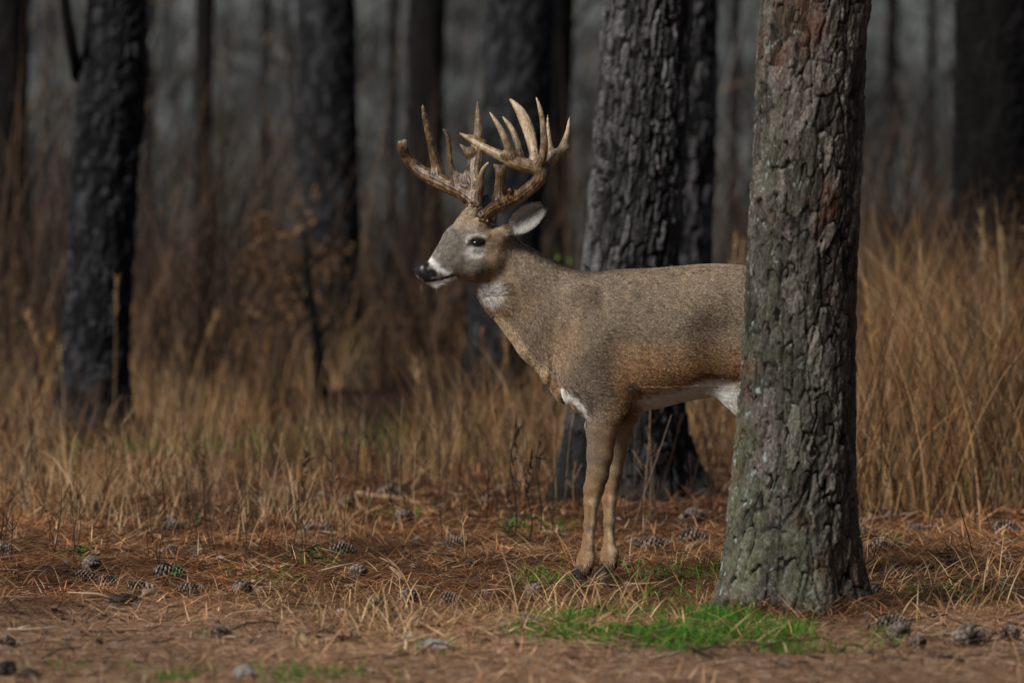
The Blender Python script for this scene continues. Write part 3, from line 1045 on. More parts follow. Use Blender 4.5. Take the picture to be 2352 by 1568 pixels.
def coat(p, nrm):
    """the animal's own hair colours; the same on both flanks"""
    X = DX + S * p[:, 0]
    Y = 1335 - S * p[:, 2]
    ysd = p[:, 1] - SK * p[:, 0]                       # signed distance off the midline (minus = viewer's flank)
    # head: mirror everything on to the near side
    q = p - HO
    hu, hv, hl = q @ HU, q @ HV, q @ HL
    pm = HO + hu[:, None] * HU + hv[:, None] * HV + np.abs(hl)[:, None] * HL
    HX = DX + S * pm[:, 0]
    HY = 1335 - S * pm[:, 2]
    ishead = sstep(-0.02, 0.03, hu - 0.018 + 0.25 * np.clip(hv, -1, 0) * 0) * (Y < 690)
    n1 = noise3(p * 14, 1)
    n2 = noise3(p * 40, 2)
    Yw = Y + 14 * n1 + 5 * n2
    Xw = X + 10 * noise3(p * 16, 8)
    C = np.repeat(GREY[None], len(p), 0)

    def lay(col, m):
        nonlocal C
        m = np.clip(m, 0, 1)[:, None]
        C = C * (1 - m) + col * m

    lay(DARKG, 0.28 * sstep(0.15, 0.75, n1))
    wisp = noise3(p * np.array((60, 30, 18)), 41) * .6 + noise3(p * np.array((24, 12, 9)), 42) * .6
    lay(DARKG * .5, 0.6 * sstep(.28, .7, wisp) * sstep(900, 740, Y) * sstep(1220, 1280, X))
    lay(BUFF, 0.14 * sstep(.25, .8, noise3(p * np.array((11, 8, 7)), 43)) * sstep(900, 740, Y))
    lay(DARKG * .7, 0.55 * sstep(645, 618, Y + 6 * n2) * (X > 1330))
    lay(BUFF, 0.25 * sstep(660, 622, Y) * (X > 1280))
    # flank and lower side
    lay(TAN, 0.95 * sstep(750, 860, Yw) * sstep(1370, 1440, Xw))
    lay(TAN * 1.1, 0.28 * ellm(Xw, Yw, 1295, 800, 40, 65, 0, .8))
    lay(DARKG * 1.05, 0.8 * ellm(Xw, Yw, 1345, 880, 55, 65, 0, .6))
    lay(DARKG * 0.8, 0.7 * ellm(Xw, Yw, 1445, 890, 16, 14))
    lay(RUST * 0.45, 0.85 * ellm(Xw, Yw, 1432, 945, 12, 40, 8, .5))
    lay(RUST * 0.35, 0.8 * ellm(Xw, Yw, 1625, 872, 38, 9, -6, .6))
    lay(TAN * 1.05, 0.8 * sstep(1690, 1720, X) * sstep(760, 830, Yw))
    # neck
    lay(np.array((0.20, 0.14, 0.085)), 0.7 * ellm(Xw, Yw, 1170, 690, 60, 50, 0, .6))
    under = strokem(Xw, Yw, [(1136, 735), (1175, 788), (1212, 826), (1250, 862)], 17, 12, .7)
    lay(BUFF * 1.25, 0.75 * under)
    lay(TAN * .8, 0.8 * strokem(X, Y, [(1252, 868), (1275, 895), (1300, 915)], 12, 14, .6))
    lay(RUST * .8, 0.6 * strokem(Xw, Yw, [(1112, 712), (1160, 715)], 8, 6, .7))
    # brisket
    lay(RUST * .42, 0.9 * ellm(X, Y, 1318, 934, 26, 30, 40, .4) * (ysd > -0.09))
    lay(WHITE, 0.95 * strokem(X, Y, [(1288, 896), (1312, 912), (1330, 932), (1340, 965), (1343, 1010)], 6.5, 3.0, .5) * (ysd < 0.02))
    # belly
    edge = np.interp(X, [1440, 1470, 1500, 1560, 1620, 1655, 1700], [915, 904, 895, 884, 872, 866, 872])
    lay(WHITE * .95, sstep(-2, 14, Y + 4 * n1 - edge) * sstep(1446, 1470, X) * sstep(1700, 1655, X) * (Y < 965))
    lay(WHITE * .75, 0.9 * strokem(X, Y, [(1652, 882), (1676, 905), (1693, 940)], 7, 7, .6))
    # legs: brown grey above the knee, buff below, pale behind
    isleg = sstep(955, 990, Y)
    lay(np.array((0.165, 0.120, 0.082)), isleg)
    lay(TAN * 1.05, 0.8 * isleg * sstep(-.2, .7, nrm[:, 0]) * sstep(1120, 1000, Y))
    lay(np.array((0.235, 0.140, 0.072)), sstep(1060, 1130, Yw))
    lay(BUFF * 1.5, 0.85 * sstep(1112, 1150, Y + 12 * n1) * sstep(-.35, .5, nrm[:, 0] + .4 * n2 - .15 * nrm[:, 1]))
    lay(BUFF * .55, 0.65 * sstep(.2, .6, noise3(p * np.array((70, 70, 18)), 5)) * sstep(1150, 1190, Y))
    lay(BUFF * .9, 0.8 * isleg * sstep(0.02, 0.06, ysd) * sstep(1130, 1060, Y))
    lay(RUST * .6, 0.7 * sstep(1285, 1312, Y + 8 * n2))
    # rump and tail
    lay(WHITE, 0.9 * sstep(1905, 1925, X) * sstep(720, 760, Y) * (Y < 960))
    # ---- face
    jaw = np.interp(HX, [960, 1000, 1040, 1090, 1130, 1160], [662, 662, 655, 655, 650, 640])
    hm = ishead * sstep(4, -3, Y - jaw)
    lay(FACE, hm)
    lay(np.array((0.215, 0.150, 0.092)), hm * 0.9 * sstep(1085, 1125, HX + 8 * n1))
    lay(np.array((0.30, 0.215, 0.135)), hm * 0.8 * sstep(545, 505, HY + 6 * n1) * sstep(1030, 1050, HX))
    lay(FACE * .75, hm * 0.7 * ellm(HX, HY, 1040, 560, 26, 34, 30, .5))
    lay(FACE * .62, hm * 0.75 * ellm(HX, HY, 1100, 624, 20, 20, 0, .6))
    lay(np.array((0.24, 0.19, 0.14)), hm * 0.6 * ellm(HX, HY, 1066, 632, 24, 16, 0, .6))
    lay(WHITE * .75, hm * 0.9 * ellm(HX, HY, 1090, 583, 22, 12, -8, .6))
    lay(WHITE * .62, hm * 0.8 * strokem(HX, HY, [(1072, 556), (1080, 545), (1097, 541), (1114, 548)], 4, 3, .6))
    lay(WHITE * .80, hm * 0.92 * strokem(HX, HY, [(986, 600), (999, 610), (1010, 620), (1026, 630)], 8, 6, .7))
    lay(WHITE * .85, hm * 0.95 * strokem(HX, HY, [(972, 655), (1000, 656), (1024, 648), (1044, 642)], 8, 6, .4))
    lay(BLACK * 2, hm * strokem(HX, HY, [(976, 648), (1010, 645), (1041, 634)], 2.6, 2.6, .4))
    lay(WHITE * .58, 0.8 * (1 - hm) * ellm(X + 5 * n1 + 4 * n2, Y + 8 * n1 + 8 * n2, 1122, 668, 36, 28, 40, .55))
    # dark rim of the eye and tear duct
    lay(BLACK * 1.5, hm * ellm(HX, HY, 1097, 558, 21, 9.0, -3, .16))
    lay(BLACK * 2, hm * strokem(HX, HY, [(1081, 561), (1073, 566)], 4, 2, .4))
    nose = hm * np.maximum(strokem(HX, HY, [(966, 620), (976, 632), (983, 642)], 15, 9, .12), np.maximum(ellm(HX, HY, 994, 629, 12, 9, 35, .15), ellm(HX, HY, 978, 612, 12, 7, -35, .15)))
    lay(BLACK, nose)
    wet = np.clip(nose + 0.0, 0, 1)
    ag_ = 1 + (.42 * noise3(p * 170, 31) + .30 * noise3(p * 95, 32)) * np.where(hm > .5, 1.0, .55) * np.where(Y > 980, .9, 1.0) * (1 - wet)
    C = C * np.clip(ag_, .35, 1.7)[:, None]
    return np.clip(C, 0.004, 0.9), wet


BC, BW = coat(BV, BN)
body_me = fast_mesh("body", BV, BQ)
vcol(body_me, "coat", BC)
vcol(body_me, "wet", BW)
hm_ = NT("deer_coat", 0.9, 0.15)
ca = hm_.attr("coat").outputs["Color"]
wa = hm_.attr("wet").outputs["Fac"]
nz = hm_.noise(420, 2, hm_.coord((1, 1, 1)))
cc = hm_.mix(1.0, ca, hm_.ramp(nz, [(0.3, (0.55, 0.55, 0.55)), (0.7, (1.3, 1.3, 1.3))]), 'MULTIPLY')
hm_.set(Base_Color=hm_.mix(wa, cc, ca), Roughness=hm_.math('SUBTRACT', 0.9, hm_.math('MULTIPLY', wa, 0.55)), Specular_IOR_Level=hm_.math('ADD', 0.12, hm_.math('MULTIPLY', wa, 0.5)))
hm_.bump(hm_.noise(300, 2, hm_.coord()), 0.35, 0.003)

deer = link("deer", None, label="whitetail buck with large many-pointed antlers standing side-on, facing left", cat="deer")
DEER_W = at(DX, 1335, D_DEER)
deer.location = (DEER_W.x, D_DEER, 0.004)
body = link("body", body_me, hm_.m, deer)

# hooves: two claws to a foot
hoofm = NT("hoof_horn", 0.7, 0.2)
hoofm.set(Base_Color=hoofm.ramp(hoofm.noise(60, 3, hoofm.coord()), [(0.3, (0.006, 0.006, 0.006)), (0.8, (0.020, 0.018, 0.017))]))
for fx, fy in ((1333, NF), (1393, FF), (1844, NH), (1870, FH)):
    hs = Soup()
    for s in (-1, 1):
        n, m = 12, 7
        V = []
        for j in range(m):
            t = j / (m - 1)
            z = 0.062 * (1 - t) - 0.010
            for i in range(n):
                a = i / n * 2 * math.pi
                lx = 0.034 * (0.60 + 0.38 * t)
                x = math.cos(a) * lx - 0.014 * t - (0.016 * t if math.cos(a) < -.5 else 0)
                y = math.sin(a) * 0.0125 * (0.9 + .25 * t) + s * 0.0135
                if math.cos(a) < 0:
                    y = (y - s * .006) * (1 + .15 * math.cos(a)) + s * .006
                V.append((x, y, z))
        V = np.array(V)
        g_ = np.arange(n * m).reshape(m, n)
        gj = np.roll(g_, -1, 1)
        Q = np.stack([g_[:-1], g_[1:], gj[1:], gj[:-1]], -1).reshape(-1, 4)
        V = np.concatenate([V, V[:n].mean(0)[None], V[-n:].mean(0)[None]])
        T = [(g_[0, i], gj[0, i], n * m) for i in range(n)] + [(gj[-1, i], g_[-1, i], n * m + 1) for i in range(n)]
        hs.add(V, Q, T)
    for s in (-1, 1):
        V, Q, T = tube([(.020, s * .014, .062), (.030, s * .016, .050), (.034, s * .017, .038)], [.007, .0075, .003], 7)
        hs.add(V, Q, T)
    ho = link("hoof", hs.mesh("hoof"), hoofm.m, deer)
    ho.location = P(fx + 1, 1335, fy)
    ho.scale = (.88, .9, .92)

# eyes
eyem = NT("eye_dark", 0.06, 0.6)
eyem.set(Base_Color=(0.010, 0.007, 0.006, 1))
for s in (1, -1):
    c = head_pt(1097, 558.5, s * .0610) if s > 0 else None
    if s < 0:
        q = head_pt(1097, 558.5, .0610) - HO
        c = HO + (q @ HU) * HU + (q @ HV) * HV - (q @ HL) * HL
    n, m = 20, 12
    V = []
    for j in range(m + 1):
        th = math.pi * j / m
        for i in range(n):
            ph = 2 * math.pi * i / n
            e = np.array((math.sin(th) * math.cos(ph), math.cos(th), math.sin(th) * math.sin(ph)))
            V.append(c + HU * e[0] * .0215 + HV * e[1] * .0102 + HL * e[2] * .0165)
    g_ = np.arange(n * (m + 1)).reshape(m + 1, n)
    gj = np.roll(g_, -1, 1)
    Q = np.stack([g_[:-1], gj[:-1], gj[1:], g_[1:]], -1).reshape(-1, 4)
    link("eye", fast_mesh("eye", np.array(V), Q), eyem.m, deer)

# ears: cupped blades with real thickness
earm = NT("ear_hair", 0.9, 0.1)
ea = earm.attr("coat").outputs["Color"]
en = earm.noise(1.0, 3, earm.coord((260, 260, 90)))
earm.set(Base_Color=earm.mix(1.0, ea, earm.ramp(en, [(0.3, (0.6, 0.6, 0.6)), (0.7, (1.15, 1.15, 1.15))]), 'MULTIPLY'))
EAR_ROOTS = []


def ear(base, tip, side, facing, cup, name="ear"):
    base, tip, facing = np.array(base), np.array(tip), np.array(facing, float)
    A = tip - base
    ln = np.linalg.norm(A)
    A /= ln
    N = facing - A * (facing @ A)
    N /= np.linalg.norm(N)
    B = np.cross(N, A) * side
    m, n = 26, 19
    V, C = [], []
    for layer in (0, 1):
        for j in range(m):
            t = j / (m - 1)
            w = 0.047 * np.interp(t, [0, .12, .3, .5, .7, .85, .95, 1], [.42, .66, .93, 1.0, .86, .56, .27, .03])
            for i in range(n):
                s = -1 + 2 * i / (n - 1)
                cp = cup * (1 - t * .45)
                off = N * (cp * (abs(s) ** 1.7) * w - .014 * (1 - t) ** 2) + B * s * w * (1 - .18 * s * s * (1 - t)) + N * 0.012 * t * t
                off = off + N * 0.0016 * math.sin(j * 1.1 + i * .7)
                p = base + A * (t * ln) + off + (N * -0.0048 * (1 - .5 * abs(s)) * (1 - .6 * t) if layer else 0)
                V.append(p)
                if layer == 0:
                    rim = max(sm(abs(s), .80, .97), sm(t, .80, .93))
                    c = np.array((.84, .82, .80)) * (1 - .55 * (1 - min(1, abs(s - .15) * 1.9)) * (t > .12) * (t < .85))  # darker middle hair, with the shadow in the ear's hollow painted in
                    c = c * (1 - .9 * rim) + BLACK * 2 * .9 * rim
                    EAR_ROOTS.append((p, A * .75 + N * .45 + B * (-.45 * s), c, .020 if rim < .3 else .008))
                else:
                    c = GREY * np.array((.85, .95, 1.1)) * (1 - .4 * sm(t, .85, 1))
                C.append(c)
    g_ = np.arange(2 * m * n).reshape(2, m, n)
    f, b = g_[0], g_[1]
    Q = [np.stack([f[:-1, :-1], f[1:, :-1], f[1:, 1:], f[:-1, 1:]], -1).reshape(-1, 4), np.stack([b[:-1, :-1], b[:-1, 1:], b[1:, 1:], b[1:, :-1]], -1).reshape(-1, 4)]
    for fa, ba in ((f[:, 0], b[:, 0]), (f[:, -1], b[:, -1]), (f[0], b[0]), (f[-1], b[-1])):
        Q.append(np.stack([fa[:-1], fa[1:], ba[1:], ba[:-1]], -1))
    me = fast_mesh(name, np.array(V), np.concatenate(Q))
    vcol(me, "coat", np.array(C))
    link(name, me, earm.m, deer)


def sm(x, a, b):
    t = min(max((x - a) / (b - a), 0), 1)
    return t * t * (3 - 2 * t)


eb = head_pt(1163, 533, .066)
et = eb + np.array((98 / S, -.075, 58 / S))
ear(eb, et, 1, (-.25, -1, .10), .50)
q = head_pt(1150, 527, .052) - HO
fb = HO + (q @ HU) * HU + (q @ HV) * HV - (q @ HL) * HL
ft = P(1123, 448, fb[1] + .03)
n_er = len(EAR_ROOTS)
ear(fb, ft, -1, (-.55, .8, .1), .5)
del EAR_ROOTS[n_er:]

# ---------------------------------------------------------------- antlers
antm = NT("antler_bone", 0.36, 0.5)
tipa = antm.attr("tip").outputs["Fac"]
gra = antm.attr("groove").outputs["Fac"]
nb = antm.noise(1.0, 5, antm.coord((70, 70, 34)), .7)
nb2 = antm.noise(240, 3, antm.coord())
base_c = antm.ramp(antm.math('ADD', antm.math('MULTIPLY', nb, 0.90), antm.math('MULTIPLY', gra, 0.07)),
                   [(0.38, (0.012, 0.006, 0.004)), (0.54, (0.095, 0.044, 0.014)), (0.72, (0.40, 0.25, 0.105))])
tip_c = antm.ramp(nb, [(0.30, (0.13, 0.070, 0.028)), (0.46, (0.42, 0.30, 0.17)), (0.7, (0.62, 0.51, 0.37))])
ac = antm.mix(tipa, base_c, tip_c)
ac = antm.mix(1.0, ac, antm.ramp(nb2, [(0.3, (0.7, 0.7, 0.7)), (0.7, (1.15, 1.15, 1.15))]), 'MULTIPLY')
antm.set(Base_Color=ac)
antm.bump(antm.math('ADD', antm.math('MULTIPLY', gra, 0.18), antm.math('MULTIPLY', nb2, 0.35)), 0.9, 0.004)


def Z1(zx, zy):
    return 884.4 + .3 * zx, 207 + .3 * zy


def antler(chains, burr, axis, lo, hi):
    f = Field(lo, hi, 0.0030)
    segs = []
    for ch in chains:
        nodes = ch["n"]
        # resample the chain through a smooth curve
        pts = np.array([np.append(P(*Z1(a, b), y), r * .3 / S) for a, b, y, r in nodes])
        t = np.arange(len(pts))
        tt = np.linspace(0, len(pts) - 1, (len(pts) - 1) * 4 + 1)
        pp = np.stack([smooth_interp(tt, t, pts[:, k]) for k in range(4)], 1)
        tv = np.interp(tt, [0, len(pts) - 1], ch["t"])
        for i in range(len(pp) - 1):
            f.cone(pp[i, :3], pp[i + 1, :3], pp[i, 3], pp[i + 1, 3], ch.get("k", .012) if i < 3 else .004, ch.get("lat", .85))
            segs.append((pp[i, :3], pp[i + 1, :3], tv[i]))
    # knobbly burr
    rb = np.random.default_rng(3)
    ax = np.array(axis) / np.linalg.norm(axis)
    e1 = np.cross(ax, (0, 1, .2))
    e1 /= np.linalg.norm(e1)
    e2 = np.cross(ax, e1)
    for i in range(26):
        a = i * 2.39996
        c = burr + (e1 * math.cos(a) + e2 * math.sin(a)) * rb.uniform(.018, .0245) + ax * rb.uniform(-.008, .008)
        f.cone(c, c + ax * .003, rb.uniform(.0045, .0075), .005, .004)
    V, Q = surface_nets(f.F, f.lo, f.h)
    best = np.full(len(V), 9.0)
    tip = np.zeros(len(V))
    ang = np.zeros(len(V))
    for A, B, tv in segs:
        AB = B - A
        t = np.clip(((V - A) @ AB) / (AB @ AB), 0, 1)
        dv = V - A - t[:, None] * AB
        d = np.linalg.norm(dv, axis=1)
        m = d < best
        u = np.cross(AB / np.linalg.norm(AB), (.3, .9, .1))
        u /= np.linalg.norm(u)
        w = np.cross(AB / np.linalg.norm(AB), u)
        an = np.arctan2(dv @ w, dv @ u)
        best = np.where(m, d, best)
        tip = np.where(m, tv, tip)
        ang = np.where(m, an, ang)
    gr = 0.5 + 0.5 * np.sin(ang * 11 + 2.2 * noise3(V * 18, 4))
    N_ = f.grad(V)
    V = V + N_ * (((gr - .5) * .0007 * (1 + noise3(V * 30, 14)) + .0012 * noise3(V * 70, 9)) * (1 - .6 * tip))[:, None]
    me = fast_mesh("antler", V, Q)
    vcol(me, "tip", np.clip(tip + .15 * noise3(V * 12, 2), 0, 1))
    vcol(me, "groove", gr)
    link("antler", me, antm.m, deer)


yN, yF = PED_N[1], PED_F[1]
NEAR = [
    dict(n=[(745, 1000, yN, 40), (790, 955, yN - .012, 44), (850, 910, yN - .035, 48), (930, 870, yN - .065, 48), (1030, 822, yN - .10, 46), (1120, 757, yN - .13, 47), (1178, 690, yN - .145, 47), (1176, 640, yN - .15, 46),
            (1110, 605, yN - .155, 46), (1030, 582, yN - .16, 50), (950, 552, yN - .16, 46), (860, 512, yN - .155, 36), (750, 455, yN - .14, 27), (650, 395, yN - .12, 18), (578, 350, yN - .10, 7)], t=(-.15, 0.9), lat=.9),
    dict(n=[(870, 880, yN - .03, 40), (878, 790, yN - .035, 40), (882, 700, yN - .04, 36), (880, 630, yN - .045, 34), (850, 600, yN - .045, 15), (838, 592, yN - .045, 7)], t=(0.0, 0.35)),
    dict(n=[(885, 650, yN - .045, 24), (905, 615, yN - .045, 16), (912, 598, yN - .045, 9)], t=(0.2, 0.35)),
    dict(n=[(1000, 845, yN - .085, 34), (975, 805, yN - .10, 26), (955, 782, yN - .11, 18)], t=(0, .05)),
    dict(n=[(975, 560, yN - .16, 42), (952, 480, yN - .17, 32), (915, 390, yN - .18, 25), (865, 290, yN - .18, 19), (805, 200, yN - .17, 7)], t=(.1, 1)),
    dict(n=[(1005, 560, yN - .155, 44), (1015, 470, yN - .15, 28), (990, 370, yN - .14, 22), (950, 290, yN - .13, 17), (902, 230, yN - .12, 7)], t=(.1, .8)),
    dict(n=[(1140, 600, yN - .14, 34), (1135, 500, yN - .11, 35), (1112, 390, yN - .09, 40), (1075, 270, yN - .075, 42), (1020, 165, yN - .065, 30), (948, 84, yN - .055, 6)], t=(.9, 1.0), lat=.45),
    dict(n=[(1160, 610, yN - .15, 36), (1205, 510, yN - .16, 29), (1212, 400, yN - .165, 25), (1202, 280, yN - .17, 20), (1182, 170, yN - .17, 15), (1155, 88, yN - .165, 6)], t=(.1, .8)),
    dict(n=[(1195, 680, yN - .14, 36), (1240, 600, yN - .13, 32), (1290, 530, yN - .12, 32), (1345, 470, yN - .115, 28), (1385, 360, yN - .11, 18), (1406, 232, yN - .10, 6)], t=(.1, 1.0)),
    dict(n=[(1365, 460, yN - .115, 16), (1408, 461, yN - .115, 6)], t=(.5, .2)),
    dict(n=[(1280, 545, yN - .12, 30), (1258, 450, yN - .10, 20), (1245, 340, yN - .085, 15), (1241, 215, yN - .075, 6)], t=(.3, 1)),
    dict(n=[(925, 530, yN - .165, 16), (914, 495, yN - .17, 7)], t=(.2, .4)),
]
FAR = [
    dict(n=[(680, 945, yF, 44), (688, 880, yF + .01, 45), (690, 800, yF + .025, 50), (690, 700, yF + .045, 55), (690, 590, yF + .065, 58), (698, 480, yF + .08, 50), (714, 370, yF + .09, 36), (713, 240, yF + .09, 25), (706, 106, yF + .08, 8)], t=(0, .45)),
    dict(n=[(665, 850, yF + .02, 44), (580, 785, yF + .05, 56), (460, 730, yF + .09, 60), (350, 675, yF + .12, 56), (245, 615, yF + .14, 48), (170, 530, yF + .14, 42), (128, 450, yF + .12, 34), (108, 408, yF + .11, 16)], t=(.05, .15), lat=.8),
    dict(n=[(135, 445, yF + .12, 24), (155, 395, yF + .11, 9)], t=(.1, .3)),
    dict(n=[(400, 690, yF + .11, 50), (388, 590, yF + .11, 38), (365, 480, yF + .105, 31), (335, 350, yF + .095, 27), (303, 220, yF + .085, 20), (286, 128, yF + .08, 7)], t=(.1, .25), lat=.8),
    dict(n=[(575, 730, yF + .06, 46), (528, 640, yF + .06, 28), (495, 540, yF + .06, 19), (488, 430, yF + .055, 18), (472, 345, yF + .05, 14), (443, 311, yF + .045, 6)], t=(.1, .2), lat=.8),
    dict(n=[(640, 720, yF + .05, 60), (620, 660, yF + .055, 30)], t=(.1, .1), lat=.6),
    dict(n=[(660, 500, yF + .07, 34), (620, 470, yF + .065, 20), (572, 424, yF + .06, 6)], t=(.1, .5)),
    dict(n=[(695, 400, yF + .085, 24), (640, 368, yF + .08, 16), (573, 348, yF + .075, 6)], t=(.2, .8)),
    dict(n=[(715, 790, yF + .02, 34), (730, 690, yF + .01, 22), (752, 620, yF, 16), (792, 565, yF - .01, 6)], t=(.05, .9)),
    dict(n=[(735, 430, yF + .08, 26), (758, 405, yF + .08, 8)], t=(.1, .2)),
]
antler(NEAR, P(*Z1(768, 985), yN - .004), P(*Z1(850, 910), yN - .035) - P(*Z1(745, 1000), yN), (-.60, yN - .24, .78), (-.22, yN + .06, 1.52))
antler(FAR, P(*Z1(684, 915), yF + .004), P(*Z1(690, 800), yF + .025) - P(*Z1(680, 945), yF), (-.82, yF - .07, .78), (-.46, yF + .22, 1.52))

# ---------------------------------------------------------------- hair
def tri_sample(V, Q, n, wfun, rng):
    T = np.concatenate([Q[:, [0, 1, 2]], Q[:, [0, 2, 3]]])
    A, B, C = V[T[:, 0]], V[T[:, 1]], V[T[:, 2]]
    ar = np.linalg.norm(np.cross(B - A, C - A), axis=1) * wfun((A + B + C) / 3)
    k = rng.choice(len(T), n, p=ar / ar.sum())
    r1 = np.sqrt(rng.random(n))[:, None]
    r2 = rng.random(n)[:, None]
    return A[k] * (1 - r1) + B[k] * r1 * (1 - r2) + C[k] * r1 * r2


rh = np.random.default_rng(19)


def dens(p):
    X = DX + S * p[:, 0]
    w = np.where(X < 1210, 2.2, 1.0)
    return w * np.where(p[:, 1] - SK * p[:, 0] > 0.06, .45, 1.0)


HP = tri_sample(BV, BQ, 300000, dens, rh)
HN = fld.grad(HP)
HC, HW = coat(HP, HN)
keep = HW < 0.3
q = HP - HO
pm = HO + (q @ HU)[:, None] * HU + (q @ HV)[:, None] * HV + np.abs(q @ HL)[:, None] * HL
ex, ey = DX + S * pm[:, 0], 1335 - S * pm[:, 2]
keep &= ~((np.abs((ex - 1097) / 19) ** 2 + np.abs((ey - 558) / 8) ** 2 < 1) & (HP[:, 2] > .9))
keep &= HP[:, 2] > .030
HP, HN, HC, ex, ey = HP[keep], HN[keep], HC[keep], ex[keep], ey[keep]
X = DX + S * HP[:, 0]
Y = 1335 - S * HP[:, 2]
hd = sstep(0, .05, (HP - HO) @ HU) * (Y < 680)
flow = np.repeat(np.array((1.0, 0.0, -0.45))[None], len(HP), 0)
nk = sstep(1330, 1230, X) * (1 - hd)
flow = flow * (1 - nk)[:, None] + nk[:, None] * np.array((.72, 0, -.72))
flow = flow * (1 - hd)[:, None] - hd[:, None] * HU
lg = sstep(930, 1010, Y)
flow = flow * (1 - lg)[:, None] + lg[:, None] * np.array((.12, 0, -1))
flow += 0.22 * np.stack([noise3(HP * 9, 21), noise3(HP * 9, 22), noise3(HP * 9, 23)], 1) + rh.normal(0, .20, HP.shape)
flow -= HN * (flow * HN).sum(1)[:, None]
flow /= np.linalg.norm(flow, axis=1)[:, None] + 1e-6
ln = np.where(hd > .5, .0065, .0105)
ln = np.where(lg > .5, .0055, ln)
ln = np.where((X > 1450) & (Y > 885) & (Y < 960), .022, ln)
ln = np.where((X > 1270) & (X < 1345) & (Y > 890) & (Y < 970), .026, ln)
ln = np.where((X < 1170) & (Y > 655) & (Y < 720), .018, ln)
ln = np.where((Y > 1285), .014, ln) * rh.uniform(.6, 1.25, len(HP))
lift = np.where(hd > .5, .30, .38)
pts = []
for t in (0.0, .35, .7, 1.0):
    pts.append(HP - HN * .001 + ln[:, None] * (flow * (t * .92) + HN * (lift * (t - .45 * t * t))[:, None]))
ag = rh.random(len(HP))
mul = np.where(ag < .28, .36, np.where(ag < .68, 1.0, 1.7)) * rh.uniform(.75, 1.25, len(HP))
wht = HC.mean(1) > .42
mul = np.where(Y > 960, .3 + .7 * mul, mul)
mul = np.where(wht, rh.uniform(.75, 1.1, len(HP)), mul)
SC_ = np.clip(HC * mul[:, None], .004, .85)
strands = [np.stack(pts, 1)]
scol = [SC_]
srad = [np.full(len(HP), .00060)]
# ear hair
er = []
for _ in range(4):
    for p, d, c, l in EAR_ROOTS:
        er.append((p + rh.normal(0, .0015, 3), d + rh.normal(0, .18, 3), c * rh.uniform(.6, 1.25), l * rh.uniform(.5, 1.2)))
ep = np.array([e[0] for e in er])
ed = np.array([e[1] for e in er])
ed /= np.linalg.norm(ed, axis=1)[:, None]
ec = np.clip(np.array([e[2] for e in er]), .004, .85)
el = np.array([e[3] for e in er])
strands.append(np.stack([ep + ed * (el * t)[:, None] for t in (0, .35, .7, 1)], 1))
scol.append(ec)
srad.append(np.full(len(ep), .0006))
# whiskers under the chin
wk = []
for k in range(16):
    b = head_pt(rh.uniform(968, 1030), rh.uniform(650, 657), rh.uniform(-.012, .02))
    d = np.array((rh.normal(0, .35), rh.normal(-.1, .3), -1.0))
    d /= np.linalg.norm(d)
    L = rh.uniform(.012, .034)
    wk.append(np.stack([b + d * L * t + np.array((.25 * L * t * t, 0, 0)) for t in (0, .35, .7, 1)]))
strands.append(np.array(wk))
scol.append(np.repeat(np.array((.34, .26, .17))[None], 16, 0))
srad.append(np.full(16, .0003))
ST = np.concatenate(strands).astype(np.float32)
CC = np.concatenate(scol).astype(np.float32)
RD = np.concatenate(srad).astype(np.float32)
hc = bpy.data.hair_curves.new("fur")
hc.add_curves([4] * len(ST))
hc.attributes["position"].data.foreach_set("vector", ST.reshape(-1)) if "position" in hc.attributes else hc.points.foreach_set("position", ST.reshape(-1))
ra = hc.attributes.get("radius") or hc.attributes.new("radius", 'FLOAT', 'POINT')
ra.data.foreach_set("value", (RD[:, None] * np.array((1, .9, .7, .25))[None]).astype(np.float32).ravel())
ca_ = hc.attributes.new("coat", 'FLOAT_COLOR', 'CURVE')
ca_.data.foreach_set("color", np.concatenate([CC, np.ones((len(CC), 1), np.float32)], 1).ravel())
furm = attr_mat("deer_hair", "coat", 0.6, 0.25)
fur = link("fur", hc, furm, deer)


# ------------------------------------------------------------------ litter, grasses, weeds
rg = np.random.default_rng(101)
NEEDLE_C = np.array([(0.22, 0.085, 0.030), (0.33, 0.145, 0.055), (0.11, 0.042, 0.018), (0.44, 0.24, 0.11), (0.045, 0.022, 0.013), (0.55, 0.39, 0.23)])
STRAW_C = np.array([(0.44, 0.275, 0.130), (0.36, 0.195, 0.082), (0.29, 0.140, 0.055), (0.15, 0.080, 0.040), (0.54, 0.38, 0.21), (0.23, 0.165, 0.10)])


def scatter(n, d0, d1, marg=1.35, power=1.0):
    """spread over the wedge of ground in view and a margin round it"""
    y = d0 + (d1 - d0) * rg.random(n) ** power
    x = rg.uniform(-1, 1, n) * (0.09 * y * marg + 0.35)
    return x, y


def clear_feet(x, y):
    """true away from the strip of ground just before the deer's front hooves"""
    fx = DEER_W.x + (1365 - DX) / S
    return ~((np.abs(x - fx) < .11) & (y > D_DEER - 1.1) & (y < D_DEER - .02))


def pick(C, n, w=None):
    k = rg.choice(len(C), n, p=w)
    return C[k] * rg.uniform(.75, 1.25, n)[:, None]


def patchy(x, y, sc, seed):
    return noise3(np.stack([x * sc, y * sc * .6, np.zeros_like(x)], 1), seed)


